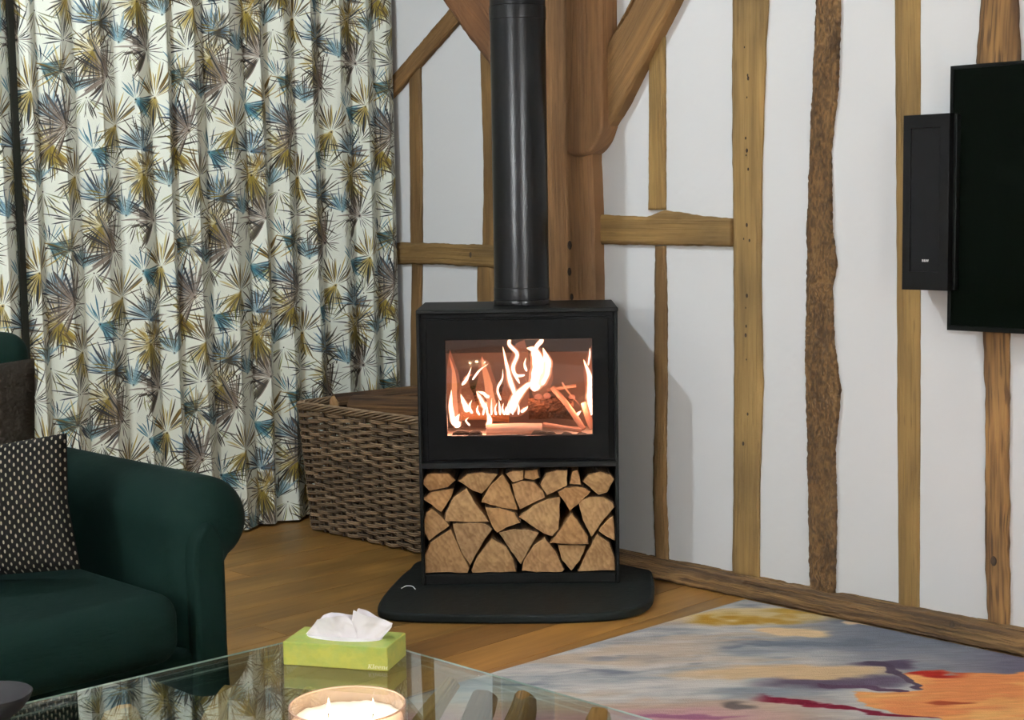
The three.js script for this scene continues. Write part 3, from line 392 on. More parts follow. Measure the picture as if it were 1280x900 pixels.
// ------------------------------------------------------------------ the fire
{
  const emb = (r, g, b, e) => std({ color: lin(0.05, 0.03, 0.02), roughness: 1, emissive: lin(r, g, b), emissiveIntensity: e });
  const fire = (n, label, cat, pts, rad, mat, o = {}) => { const P = pts.map((p) => new THREE.Vector3(...p)), c = P[0].clone().add(P[P.length - 1]).multiplyScalar(0.5); const t = thing(n, label, cat, stoveToWorld(c.x, c.y, c.z), SA, o.group); part(t, o.part ?? 'wood', tube(pts.map((p) => [p[0] - c.x, p[1] - c.y, p[2] - c.z]), rad, o.seg ?? 16, o.sides ?? 9, false, o.flat ?? 1, o.seed ?? 1, o.rough ?? 0.25), mat); return t; };
  const charM = woodMat(W_ROUGH, [0.3, 0.2, 0.17], 1, 0.02), glowM = std({ color: lin(0.3, 0.16, 0.11), roughness: 1 }), coal = std({ color: lin(0.006, 0.005, 0.005), roughness: 1 });
  const big = fire('burning_log', 'charring brown log lying across the right of the fire', 'log', [[0.035, 0.597, -0.19], [0.1, 0.599, -0.19], [0.19, 0.594, -0.185]], 0.037, charM, { seed: 3, rough: 0.2 });
  fire('burning_log', 'dark log at the back left behind the flames', 'log', [[-0.225, 0.625, -0.25], [-0.12, 0.65, -0.24], [-0.02, 0.64, -0.23]], 0.03, charM, { seed: 4 });
  fire('burning_log', 'pale ashen log lying low at the left of the fire', 'log', [[-0.235, 0.585, -0.24], [-0.13, 0.59, -0.22], [-0.03, 0.575, -0.22]], 0.032, std({ map: W_OAK.map, color: lin(0.6, 0.4, 0.34), roughness: 1 }), { seed: 5 });
  fire('burning_log', 'flat pale block at the front centre of the fire', 'log', [[-0.11, 0.535, -0.14], [-0.03, 0.537, -0.14], [0.08, 0.535, -0.15]], 0.02, std({ color: lin(0.36, 0.25, 0.2), roughness: 1 }), { seed: 6, flat: 1, rough: 0.05, sides: 6 });
  fire('burning_stick', 'thick orange stick leaning over the right log', 'stick', [[0.118, 0.668, -0.2], [0.17, 0.61, -0.155], [0.222, 0.535, -0.12]], 0.0105, glowM, { seed: 7, sides: 5, rough: 0.1 });
  fire('burning_stick', 'pale stick lying along the front right of the fire', 'stick', [[0.085, 0.551, -0.135], [0.16, 0.54, -0.12], [0.215, 0.533, -0.115]], 0.0085, glowM, { seed: 8, sides: 5, rough: 0.1 });
  fire('burning_stick', 'thin stick bridging the top of the right log', 'stick', [[0.1, 0.66, -0.2], [0.15, 0.668, -0.2], [0.2, 0.675, -0.2]], 0.0065, glowM, { seed: 9, sides: 5 });
  fire('burning_stick', 'short stick leaning on the right wall of the fire chamber', 'stick', [[0.225, 0.62, -0.16], [0.24, 0.57, -0.14], [0.252, 0.535, -0.13]], 0.012, glowM, { seed: 10, sides: 5 });
  const r = rng(31);
  for (const [x, y, z, s, l] of [[0.07, 0.648, -0.19, 0.014, 'glowing chunk at the left end of the right log top'], [0.1, 0.652, -0.185, 0.012, 'glowing chunk in the middle on the right log'], [0.185, 0.645, -0.19, 0.011, 'glowing chunk at the right end of the right log top']]) { const g = new THREE.IcosahedronGeometry(s, 1); g.scale(1.1, 0.9, 1); const t = thing('ember', l, 'ember', stoveToWorld(x, y - s * 0.8, z), SA); part(t, 'lump', g, emb(1, 0.25, 0.14, 0.55)); }
  for (const [x, s, l] of [[-0.19, 0.021, 'charcoal lump at the far left under the bright flame'], [-0.15, 0.02, 'charcoal lump right of the far left one'], [0.0, 0.009, 'small charcoal bit left of centre at the glass'], [0.035, 0.008, 'smallest charcoal bit at the middle of the glass'], [0.068, 0.018, 'round charcoal lump right of centre at the glass'], [0.11, 0.014, 'flat charcoal lump second from the right'], [0.165, 0.013, 'long charcoal lump at the right of the glass'], [0.215, 0.012, 'rightmost charcoal lump by the glass']]) {
    const g = new THREE.IcosahedronGeometry(s, 2), p = g.attributes.position; for (let i = 0; i < p.count; i++) { const k = 0.75 + 0.5 * N(p.getX(i) * 90 + x * 300, p.getY(i) * 90 + p.getZ(i) * 70, 2); p.setXYZ(i, p.getX(i) * k * 1.5, p.getY(i) * k * 0.75, p.getZ(i) * k); } g.computeVertexNormals();
    const t = thing('charcoal', l, 'charcoal', stoveToWorld(x, 0.514 + s * 0.6, -0.085), SA, 'charcoal along the stove glass'); part(t, 'lump', g, coal);
  }
  // flames: tapering tongues, bright inside a thinner orange sheet
  const f = thing('fire', 'bright orange and white flames burning behind the stove glass', 'fire', stoveToWorld(0, 0.52, -0.17), SA);
  const ramp = (a, b, c) => dataTex(4, 64, (u, v) => v < 0.5 ? mix3(a, b, v * 2) : mix3(b, c, v * 2 - 1), false);
  const core = std({ color: lin(0, 0, 0), roughness: 1, specularIntensity: 0, emissive: lin(1, 1, 1), emissiveMap: ramp([1, 0.8, 0.66], [1, 0.84, 0.64], [1, 0.62, 0.36]), emissiveIntensity: 4, transparent: true, opacity: 0.85 });
  const outer = std({ color: lin(0, 0, 0), roughness: 1, specularIntensity: 0, emissive: lin(1, 1, 1), emissiveMap: ramp([1, 0.36, 0.2], [1, 0.34, 0.15], [1, 0.24, 0.12]), emissiveIntensity: 1.5, transparent: true, opacity: 0.42, side: THREE.DoubleSide });
  const px = (a, b, v) => [-0.238 + (a - 212) / 838 * 0.496 * 1.045 - 0.002, 0.532 + (662 - b) / 545 * 0.325 - 0.52, v]; // local place of a tongue's axis
  const tongue = (pts, w, mats, flat = 0.45) => {              // a flattened tapering tongue along a path in the plane of the fire; w = full width at the thickest
    const C = new THREE.CatmullRomCurve3(pts.map(([a, b, dz = 0]) => new THREE.Vector3(...px(a, b, dz)))), sd = pts[0][0] * 0.37 + pts[0][1] * 0.11;
    for (const [m, k] of mats) part(f, 'flame', grid(14, 34, (u, v) => {
      const p = C.getPoint(v), t = C.getTangent(v), a = u * 2 * Math.PI, half = Math.max(0.0003, k * w * 0.00032 * Math.pow(Math.sin(Math.PI * Math.pow(clamp(v, 0.0005, 0.9995), 0.5)), 0.75) * (0.72 + 0.56 * N(v * 5 + sd, Math.cos(a) * 0.6 + sd, 2, 3)));
      const l = Math.hypot(t.x, t.y) || 1, sway = 0.35 * half * (N(v * 4 + sd * 3, 5, 2, 9) - 0.5);
      return [p.x - t.y / l * (Math.cos(a) * half + sway), p.y + t.x / l * (Math.cos(a) * half + sway), p.z + Math.sin(a) * half * flat + (k > 0.95 ? 0 : 0.002), 0.5, v * 0.97];
    }), m);
  };
  const veil = std({ color: lin(0, 0, 0), roughness: 1, specularIntensity: 0, emissive: lin(1, 0.3, 0.16), emissiveIntensity: 0.75, transparent: true, opacity: 0.2, side: THREE.DoubleSide }), sheetOf = [[veil, 1]];
  tongue([[560, 590], [590, 470], [600, 330], [620, 200], [640, 150]], 150, sheetOf, 0.3); tongue([[720, 500], [735, 360], [745, 260], [720, 190]], 110, sheetOf, 0.3); tongue([[430, 590], [430, 450], [415, 300], [400, 250]], 110, sheetOf, 0.3); tongue([[260, 650], [245, 480], [240, 320], [228, 200]], 80, sheetOf, 0.3); tongue([[1010, 590], [1015, 420], [1010, 250], [1030, 160]], 90, sheetOf, 0.3); tongue([[340, 590], [320, 500], [310, 420], [330, 330]], 90, sheetOf, 0.3);
  const both = [[core, 0.62], [outer, 1.0]], thin = [[outer, 1.0]], hot = [[core, 0.85], [outer, 1.15]];
  tongue([[688, 445], [712, 360], [718, 280], [690, 205], [652, 196]], 78, hot); tongue([[700, 420], [748, 340], [762, 270], [742, 195]], 66, hot); tongue([[690, 350], [735, 300], [760, 240], [778, 300]], 34, hot); tongue([[700, 250], [705, 190], [735, 150], [690, 122], [640, 130]], 26, hot); tongue([[682, 440], [706, 410], [738, 350]], 34, both);
  tongue([[560, 570], [590, 480], [640, 420], [690, 385]], 54, hot); tongue([[585, 480], [560, 380], [540, 290], [520, 185]], 38, both); tongue([[610, 400], [575, 310], [600, 230], [555, 170], [570, 128], [640, 122], [705, 126]], 30, both);
  tongue([[640, 350], [600, 355], [575, 310], [582, 260]], 20, both); tongue([[650, 330], [640, 290], [648, 250]], 16, hot);
  tongue([[455, 560], [440, 440], [420, 330], [404, 240]], 44, thin); tongue([[470, 570], [462, 480], [440, 380]], 26, thin); tongue([[505, 495], [488, 430], [515, 370], [519, 315]], 18, both);
  tongue([[290, 405], [320, 365], [345, 300]], 22, both); tongue([[350, 375], [390, 320], [438, 283]], 14, both); tongue([[300, 370], [330, 350], [350, 345]], 14, thin);
  tongue([[245, 640], [228, 540], [232, 430]], 34, hot); tongue([[255, 600], [250, 450], [245, 330], [225, 240]], 30, thin); tongue([[320, 560], [300, 510], [283, 455]], 36, hot); tongue([[345, 570], [330, 530], [345, 490]], 24, both);
  tongue([[420, 545], [395, 490], [370, 440]], 40, both); tongue([[440, 480], [410, 455], [375, 440]], 22, hot); tongue([[265, 650], [255, 610], [275, 570]], 42, hot); tongue([[430, 650], [440, 600], [420, 550]], 30, hot); tongue([[330, 640], [310, 610], [325, 590]], 14, both);
  for (const [a, h, w] of [[385, 60, 18], [405, 75, 16], [430, 80, 16], [452, 100, 16], [478, 70, 18], [500, 90, 16], [525, 70, 18], [548, 90, 16], [570, 110, 16], [600, 80, 16], [540, 50, 22]]) tongue([[a, 580], [a - 12 + (a % 7) * 3, 580 - h * 0.5], [a + (a % 5) * 4 - 6, 580 - h]], w, both);
  tongue([[1000, 590], [1005, 480], [1000, 370], [965, 265]], 50, hot); tongue([[1035, 550], [1030, 450], [1010, 380]], 36, hot); tongue([[990, 300], [1000, 230], [1000, 200]], 14, both); tongue([[1030, 260], [1040, 215], [1042, 175]], 16, thin); tongue([[905, 595], [930, 580], [950, 562]], 22, hot); tongue([[615, 565], [640, 548], [655, 530]], 26, both); tongue([[845, 395], [870, 440], [950, 540]], 10, thin);
  for (const [u, y, v, k] of [[-0.1, 0.62, -0.15, 1], [0.05, 0.7, -0.13, 1.3], [0.215, 0.62, -0.14, 0.6], [-0.2, 0.57, -0.11, 0.5]]) { const l = new THREE.PointLight(FIRE_COLOR, FIRE_POWER * k, 0, 2); l.position.set(...stoveToWorld(u, y, v)); l.shadow.radius = 1.5; l.castShadow = true; scene.add(l); }
}
// ------------------------------------------------------------------ log basket
{
  const t = thing('log_basket', 'brown woven wicker basket of firewood between curtain and stove', 'basket', [0.6, 0, 0.065]);
  const H = 0.52, HX = 0.385, HZ = 0.33, rows = 34, stakes = 43, r = rng(13), col = (s) => { const k = 0.4 + 1.2 * s; return [0.2 * k, 0.132 * k, 0.074 * k]; };
  const rect = (s, y, grow) => { // point on the rounded rectangle round the basket, s 0..1
    const f = 1 - 0.085 * (1 - y / H), hx = HX * f + grow, hz = HZ * f + grow, rc = 0.05, per = [2 * (hx - rc), Math.PI / 2 * rc, 2 * (hz - rc), Math.PI / 2 * rc]; let d = s * 2 * (per[0] + per[1] + per[2] + per[3]);
    const segs = [[(k) => [-hx + rc + k, hz]], [(k) => { const a = k / rc; return [hx - rc + rc * Math.sin(a), hz - rc + rc * Math.cos(a)]; }], [(k) => [hx, hz - rc - k]], [(k) => { const a = k / rc; return [hx - rc + rc * Math.cos(a), -hz + rc - rc * Math.sin(a)]; }], [(k) => [hx - rc - k, -hz]], [(k) => { const a = k / rc; return [-hx + rc - rc * Math.sin(a), -hz + rc - rc * Math.cos(a)]; }], [(k) => [-hx, -hz + rc + k]], [(k) => { const a = k / rc; return [-hx + rc - rc * Math.cos(a), hz - rc + rc * Math.sin(a)]; }]];
    for (let i = 0; i < 8; i++) { const l = per[i % 4]; if (d <= l || i === 7) return segs[i][0](Math.min(d, l)); d -= l; }
  };
  const strand = (y, row, rad, amp, tone) => {
    const n = stakes * 8, side = 6;
    const g = grid(side, n, (u, v, i, j) => { const a = u * Math.PI * 2, ph = Math.PI * (v * stakes + row), w = amp * Math.cos(ph), [x, z] = rect(v % 1, y, w + Math.cos(a) * rad), yy = y + Math.sin(a) * rad * 1.15 + 0.0025 * Math.sin(ph * 0.5 + row) + 0.004 * (N(v * 30, row, 2) - 0.5); return [x, yy, z]; });
    const c = new Float32Array(g.attributes.position.count * 3); for (let i = 0; i < c.length / 3; i++) { const k = N(Math.floor(i / (side + 1)) * 0.05 + row * 17, row, 2, 3); c.set(col(clamp(tone * 0.6 + 0.9 * (k - 0.2))), i * 3); } g.setAttribute('color', new THREE.BufferAttribute(c, 3)); return g;
  };
  const list = []; for (let i = 0; i < rows; i++) { const y = 0.014 + i * (H - 0.035) / rows; list.push(strand(y + 0.0034, i, 0.0036, 0.0095, r()), strand(y - 0.0034, i, 0.0034, 0.0095, r())); }
  const wm = std({ vertexColors: true, roughness: 0.8 });
  part(t, 'woven_strands', mergeGeometries(list), wm, null, 'stuff');
  const st = []; for (let k = 0; k < stakes; k++) { const a = rect(k / stakes, 0.005, 0), b = rect(k / stakes, H, 0); st.push(tube([[a[0], 0.005, a[1]], [(a[0] + b[0]) / 2, H / 2, (a[1] + b[1]) / 2], [b[0], H, b[1]]], 0.0045, 6, 6)); }
  part(t, 'upright_stakes', mergeGeometries(st), std({ color: lin(0.09, 0.06, 0.04), roughness: 0.85 }), null, 'stuff');
  const rims = []; for (let i = 0; i < 7; i++) { const n = 300; rims.push(grid(6, n, (u, v) => { const a = u * Math.PI * 2, tw = v * 2 * Math.PI * 9 + i * Math.PI * 2 / 7, [x, z] = rect(v % 1, H, 0.007 * Math.cos(tw) + 0.0045 * Math.cos(a)); return [x, H - 0.01 + 0.013 * Math.sin(tw) + 0.0045 * Math.sin(a), z]; })); }
  rims.forEach((g, i) => { const c = new Float32Array(g.attributes.position.count * 3); for (let k = 0; k < c.length / 3; k++) c.set(col(clamp(0.35 + 0.5 * N(k * 0.02, i * 5, 2))), k * 3); g.setAttribute('color', new THREE.BufferAttribute(c, 3)); });
  part(t, 'rim', mergeGeometries(rims), wm);
  part(t, 'base', cbox(0.66, 0.012, 0.56, 0.004, 0, 0.012, 0), std({ color: lin(0.05, 0.035, 0.025), roughness: 0.9 }));
  const log = (label, a, b, rad, seed, half) => { const A = new THREE.Vector3(...a), Bv = new THREE.Vector3(...b), c = A.clone().add(Bv).multiplyScalar(0.5), o = thing('basket_log', label, 'firewood', c.toArray(), 0, 'logs in the wicker basket'), d = Bv.clone().sub(A), L = d.length(); d.normalize();
    const q = new THREE.Quaternion().setFromUnitVectors(new THREE.Vector3(0, 0, 1), d), poly = []; for (let i = 0; i <= 14; i++) { const an = Math.PI * half * i / 14; poly.push([Math.cos(an) * rad * (0.92 + 0.16 * N(i, seed, 2)), Math.sin(an) * rad * (0.92 + 0.16 * N(i, seed + 4, 2))]); } if (half < 1.9) poly.push([0, -rad * 0.1]); else poly.pop();
    const bark = sweep(poly.map((p) => [p[0], p[1]]), -L / 2, L / 2, 0.003, 2); bark.applyQuaternion(q); part(o, 'bark', bark, barkMat);
    const cut = sweep(poly.map((p) => [p[0] * 0.88, p[1] * 0.88 - 0.0]), -L / 2 - 0.002, L / 2 + 0.002, 0.001, 1); cut.applyQuaternion(q); part(o, 'split_wood', cut, endMats[1]); };
  log('dark bark log lying across the basket top, nearest the stove', [0.45, 0.5, 0.29], [0.86, 0.5, 0.08], 0.055, 1, 2);
  log('split log with a pale cut end showing above the basket rim', [0.3, 0.49, 0.26], [0.42, 0.5, -0.16], 0.055, 2, 1);
  log('grey bark log deeper in the basket behind the others', [0.36, 0.44, -0.12], [0.8, 0.45, -0.17], 0.055, 3, 2);
  log('dark log under the two top logs in the basket', [0.32, 0.36, 0.05], [0.88, 0.36, 0.0], 0.07, 4, 2);
}
// ------------------------------------------------------------------ television and speaker
{
  const tv = thing('television', 'large flat black television on the right wall, cut by the picture edge', 'television', [3.595, 0.92, 0.063]);
  part(tv, 'bezel', (() => { const s = new THREE.Shape([[-0.667, 0], [0.667, 0], [0.667, 0.748], [-0.667, 0.748]].map((p) => new THREE.Vector2(...p))); s.holes.push(new THREE.Path([[-0.659, 0.012], [-0.659, 0.74], [0.659, 0.74], [0.659, 0.012]].map((p) => new THREE.Vector2(...p)))); return boxUV(new THREE.ExtrudeGeometry(s, { depth: 0.028, bevelEnabled: true, bevelSize: 0.001, bevelThickness: 0.001, bevelSegments: 1 })); })(), M.bezel);
  part(tv, 'screen', cbox(1.32, 0.73, 0.02, 0.001, 0, 0.376, 0.0155), M.screen); part(tv, 'rear_housing', cbox(1.0, 0.5, 0.03, 0.01, 0, 0.33, -0.012), M.black); part(tv, 'wall_bracket', cbox(0.5, 0.3, 0.05, 0.004, 0, 0.33, -0.036), M.black);
  const sp = thing('wall_speaker', 'slim black upright speaker on the wall left of the television', 'speaker', [2.875, 1.036, 0.02]);
  const bw = 0.144, bh = 0.498; part(sp, 'cabinet', (() => { const s = new THREE.Shape([[-bw / 2, 0], [bw / 2, 0], [bw / 2, bh], [-bw / 2, bh]].map((p) => new THREE.Vector2(...p))); s.holes.push(new THREE.Path([[-0.05, 0.05], [-0.05, bh - 0.035], [0.044, bh - 0.035], [0.044, 0.05]].map((p) => new THREE.Vector2(...p)))); return boxUV(new THREE.ExtrudeGeometry(s, { depth: 0.108, bevelEnabled: true, bevelSize: 0.0015, bevelThickness: 0.0015, bevelSegments: 2 })); })(), M.black);
  part(sp, 'grille', cbox(0.0925, 0.411, 0.1, 0.002, -0.003, 0.2565, 0.056), M.grille); part(sp, 'back_plate', cbox(0.12, 0.46, 0.02, 0.002, 0, 0.249, -0.0102), M.black);
  part(sp, 'mount', cbox(0.01, bh, 0.09, 0.002, bw / 2 + 0.008, bh / 2, 0.045), M.bezel);
  const font = await new FontLoader().loadAsync('fonts/droid/droid_sans_bold.typeface.json'), tg = new TextGeometry('B&W', { font, size: 0.0068, depth: 0.0006, curveSegments: 3 }); tg.computeBoundingBox(); tg.translate(-(tg.boundingBox.max.x) / 2, 0, 0);
  part(sp, 'maker_badge', tg, std({ color: lin(0.75, 0.75, 0.72), roughness: 0.5 }), 'small white maker letters').position.set(0.0, 0.08, 0.1062);
}
// ------------------------------------------------------------------ rug
{
  const X0 = 2.16, X1 = 4.9, Z0 = 0.092, Z1 = 2.0, W = 1536, Hh = 1228;
  const map = dataTex(W, Hh, (u, v) => {
    const x = lerp(X0, X1, u), z = lerp(Z0, Z1, v), dx = x - 5.127, dz = z - 4.066; let a = (dx - dz) * Math.SQRT1_2, b = -(dx + dz) * Math.SQRT1_2;      // the painting's brush strokes run along a
    const w1 = N(a * 3 + 20, b * 5 + 20, 4, 71) - 0.5, w2 = N(a * 9 + 3, b * 22 + 9, 4, 72) - 0.5, st = N(a * 8 + 50, b * 36 + 50, 4, 73), fine = N(a * 22 + 5, b * 160, 2, 74);
    const A = a + 0.18 * w1 + 0.05 * w2, B = b + 0.16 * w1 + 0.05 * w2;
    const soft = N(a * 3 + 7, B * 7 + 3, 5, 75);
    let c = mix3([0.52, 0.55, 0.575], [0.77, 0.755, 0.73], smooth(0.3, 0.7, 0.72 * soft + 0.28 * st)); c = mix3(c, [0.34, 0.38, 0.44], 0.55 * smooth(0.6, 0.75, N(a * 4 + 90, B * 14, 3, 76)));
    const right = smooth(0.65, 1.15, A) ; c = mix3(c, [0.4, 0.42, 0.47], 0.7 * right * smooth(3.9, 4.2, B));
    const blob = (ca, cb, ra, rb, e = 0.35) => 1 - smooth(1 - e, 1 + e, Math.hypot((A - ca) / ra, (B - cb) / rb));
    c = mix3(c, [0.73, 0.66, 0.58], 0.85 * smooth(0.5, 0.75, N(a * 2 + 31, B * 9 + 2, 3, 77)) * (1 - right));
    c = mix3(c, [0.8, 0.71, 0.52], 0.9 * blob(0.72, 4.64, 0.3, 0.09)); c = mix3(c, [0.66, 0.5, 0.16], 0.9 * blob(0.72, 4.6, 0.2, 0.075) * smooth(0.35, 0.62, N(a * 9, b * 12, 3, 78))); c = mix3(c, [0.68, 0.54, 0.2], 0.8 * blob(0.95, 4.69, 0.16, 0.03));
    c = mix3(c, [0.85, 0.74, 0.58], blob(0.82, 4.44, 0.14, 0.05, 0.2)); c = mix3(c, [0.83, 0.73, 0.6], blob(1.06, 4.55, 0.05, 0.03, 0.2)); c = mix3(c, [0.8, 0.72, 0.6], 0.8 * blob(0.48, 4.62, 0.08, 0.05));
    c = mix3(c, [0.8, 0.68, 0.52], 0.9 * blob(0.7, 4.03, 0.3, 0.05)); c = mix3(c, [0.76, 0.64, 0.55], 0.8 * smooth(3.86, 3.8, B) * (1 - smooth(0.6, 0.95, A)));
    c = mix3(c, [0.74, 0.56, 0.58], 0.85 * smooth(3.8, 3.7, B) * smooth(0.75, 0.4, A)); c = mix3(c, [0.55, 0.33, 0.46], 0.8 * blob(0.4, 3.69, 0.14, 0.02)); c = mix3(c, [0.36, 0.33, 0.33], 0.8 * blob(0.56, 3.78, 0.05, 0.03));
    const swoosh = 3.86 - 0.5 * Math.pow(Math.max(0, A - 0.55), 1.5); c = mix3(c, [0.34, 0.29, 0.36], 0.9 * blob(0.84, 3.95, 0.2, 0.05)); c = mix3(c, [0.3, 0.25, 0.33], 0.9 * blob(1.0, 4.09, 0.1, 0.035)); c = mix3(c, [0.36, 0.33, 0.4], 0.8 * smooth(1.1, 1.5, A) * smooth(4.3, 4.1, B));
    c = mix3(c, [0.42, 0.06, 0.15], 0.95 * (1 - smooth(0.012, 0.022, Math.abs(B - swoosh + 0.02))) * smooth(0.58, 0.66, A));
    const lobe1 = smooth(-0.008, 0.008, A - 1.0 - (4.0 - B) * 0.55) * smooth(-0.006, 0.006, 4.005 + 0.05 * smooth(1.0, 1.12, A) - B), lobe2 = smooth(-0.006, 0.006, 3.865 + 0.1 * (A - 0.86) - B) * smooth(-0.008, 0.008, A - 0.86 - (3.86 - B) * 0.85), or = Math.max(lobe1, lobe2);
    const oc = mix3([0.88, 0.62, 0.38], [0.84, 0.53, 0.33], smooth(0.35, 0.65, N(a * 5, B * 14, 4, 79))); c = mix3(c, mix3(oc, [0.9, 0.7, 0.44], 0.6 * smooth(0.55, 0.75, N(a * 6 + 40, b * 20, 3, 80))), or);
    c = mix3(c, [0.6, 0.12, 0.1], 0.95 * or * blob(1.12, 4.05, 0.13, 0.035)); c = mix3(c, [0.55, 0.2, 0.12], 0.8 * or * blob(1.13, 3.8, 0.06, 0.02));
    const cap = (x0, y0, x1, y1, r0, r1) => { const t = clamp(((A - x0) * (x1 - x0) + (B - y0) * (y1 - y0)) / ((x1 - x0) ** 2 + (y1 - y0) ** 2)); return 1 - smooth(0.75, 1.2, Math.hypot(A - lerp(x0, x1, t), (B - lerp(y0, y1, t)) * 1.3) / lerp(r0, r1, t)); };
    c = mix3(c, [0.3, 0.25, 0.32], 0.95 * cap(0.97, 4.11, 1.06, 3.9, 0.03, 0.012)); c = mix3(c, [0.33, 0.24, 0.32], 0.95 * cap(0.8, 3.93, 1.02, 3.885, 0.022, 0.012));
    const q = 0.93 + 0.14 * fine; return [c[0] * q, c[1] * q, c[2] * q];
  }, true);
  const pile = dataTex(256, 256, (u, v) => vn(u * 128, v * 128, 128, 128, 81), false, 12, 10), t = thing('rug', 'abstract blue-grey and orange rug along the foot of the right wall', 'rug', [0, 0, 0]);
  const rugGeo = grid(60, 50, (u, v, i, j) => { const ex = i === 0 || i === 60 || j === 0 || j === 50, xl = lerp(2.215, 2.12, v); return [lerp(xl, X1, u), ex ? 0.001 : 0.011, lerp(Z0, Z1, v), (lerp(xl, X1, u) - X0) / (X1 - X0), v]; });
  part(t, 'pile', rugGeo, std({ map, roughness: 1, bumpMap: pile, bumpScale: 0.002, specularIntensity: 0.2 }));
}
// ------------------------------------------------------------------ sofa and cushions
const velvet = std({ color: lin(0.0015, 0.008, 0.0058), roughness: 0.85, specularIntensity: 0.15, sheen: 0.17, sheenColor: lin(0.02, 0.085, 0.075), sheenRoughness: 0.45, bumpMap: dataTex(256, 256, (u, v) => fbm(u * 8, v * 8, 8, 8, 4, 91), false, 2.5, 2.5), bumpScale: 0.0018 });
{
  const t = thing('sofa', 'dark green velvet sofa with rolled arm in front of the curtains', 'sofa', [0, 0, 0]);
  const arc = (cz, cy, r, a0, a1, n) => Array.from({ length: n + 1 }, (_, i) => { const a = lerp(a0, a1, i / n); return [cz + r * Math.cos(a), cy + r * Math.sin(a)]; });
  const alongX = (poly, x0, x1, r, seg = 6) => { const g = sweep(poly.map(([z, y]) => [-z, y]), x0, x1, r, seg); g.rotateY(Math.PI / 2); return g; }; // outline in (z, y) swept along x
  const armPoly = (dz = 0) => [[2.21 + dz, 0.06], [2.213 + dz, 0.3], [2.214 + dz, 0.52], ...arc(2.112 + dz, 0.579, 0.103, -0.1, Math.PI + 1.1, 22), [2.1 + dz, 0.44], [2.103 + dz, 0.06]];
  const arm = part(t, 'arm', alongX(armPoly(), 1.1, 2.225, 0.085, 8), velvet);
  part(arm, 'arm_front', alongX(roundPoly([[2.195, 0.08], [2.195, 0.3], [2.197, 0.5], [2.187, 0.56], [2.155, 0.59], [2.123, 0.56], [2.113, 0.5], [2.113, 0.3], [2.113, 0.08]], 4), 2.19, 2.236, 0.012, 3), velvet);
  const arm2 = part(t, 'arm', alongX(armPoly().map(([z, y]) => [6.0 - z, y]), 1.1, 2.225, 0.085, 8), velvet);
  part(t, 'base', new RoundedBoxGeometry(1.06, 0.22, 1.7, 3, 0.03).translate(1.68, 0.19, 3.0), velvet);
  const soft = (x0, x1, y0, y1, z0, z1, r, puff) => { const g = new RoundedBoxGeometry(x1 - x0, y1 - y0, z1 - z0, 8, r), p = g.attributes.position, hx = (x1 - x0) / 2, hz = (z1 - z0) / 2, hy = (y1 - y0) / 2; for (let i = 0; i < p.count; i++) { const a = clamp(1 - (p.getX(i) / hx) ** 2), b = clamp(1 - (p.getZ(i) / hz) ** 2), c = clamp(1 - (p.getY(i) / hy) ** 2); p.setY(i, p.getY(i) * (1 + puff * a * b) + 0.006 * (N(p.getX(i) * 9, p.getZ(i) * 9 + 3, 2) - 0.5)); p.setX(i, p.getX(i) * (1 + 0.06 * b * c)); } g.computeVertexNormals(); return g.translate((x0 + x1) / 2, (y0 + y1) / 2, (z0 + z1) / 2); };
  part(t, 'seat_cushion', soft(1.4, 2.25, 0.285, 0.445, 2.235, 2.99, 0.055, 0.32), velvet); part(t, 'seat_cushion', soft(1.4, 2.25, 0.285, 0.445, 3.0, 3.77, 0.055, 0.32), velvet);
  part(t, 'backrest', new RoundedBoxGeometry(0.24, 0.88, 1.8, 6, 0.06).translate(1.24, 0.54, 3.0), velvet); 
  for (const [x, z] of [[1.2, 2.16], [2.08, 2.16], [1.2, 3.84], [2.08, 3.84]]) part(t, 'foot', new THREE.CylinderGeometry(0.028, 0.02, 0.08, 16).translate(x, 0.04, z), M.black);
  const pillow = (w, h, th, pow = 0.42) => { const side = (s) => grid(36, 36, (u, v) => { const a = u * 2 - 1, b = v * 2 - 1, k = Math.pow(Math.max(0, (1 - a * a) * (1 - b * b)), pow), pin = 1 - 0.07 * (1 - Math.abs(a)) * Math.abs(b) ** 3, pin2 = 1 - 0.07 * (1 - Math.abs(b)) * Math.abs(a) ** 3; return [a * w / 2 * pin2, b * h / 2 * pin, s * th / 2 * k + 0.012 * (N(a * 3 + 9, b * 3 + s, 2) - 0.5) * k, u * w, v * h]; }); const A = side(1), B = side(-1); const ix = B.index.array; for (let i = 0; i < ix.length; i += 3) { const q = ix[i]; ix[i] = ix[i + 1]; ix[i + 1] = q; } B.computeVertexNormals(); return mergeGeometries([A, B]); };
  const dots = dataTex(256, 256, (u, v) => { let m = 0; for (const [ox, oy] of [[0.25, 0.25], [0.75, 0.75]]) { const a = (u - ox) - Math.round(u - ox), b = (v - oy) - Math.round(v - oy); m = Math.max(m, 1 - smooth(0.7, 1.1, Math.hypot(a / 0.12, b / 0.24))); } return mix3([0.06, 0.056, 0.048], [0.66, 0.62, 0.54], m * (0.7 + 0.3 * vn(u * 16, v * 16, 16, 16, 3))); }, true, 1 / 0.0185, 1 / 0.0215);
  const p1 = thing('cushion', 'black cushion with rows of small cream dashes on the sofa seat', 'cushion', [1.865, 0.622, 2.495]); const m1 = part(p1, 'cover', pillow(0.37, 0.315, 0.15), std({ map: dots, roughness: 0.95, specularIntensity: 0.2 }));
  m1.rotation.set(-0.22, 0.95, 0.08, 'YXZ');
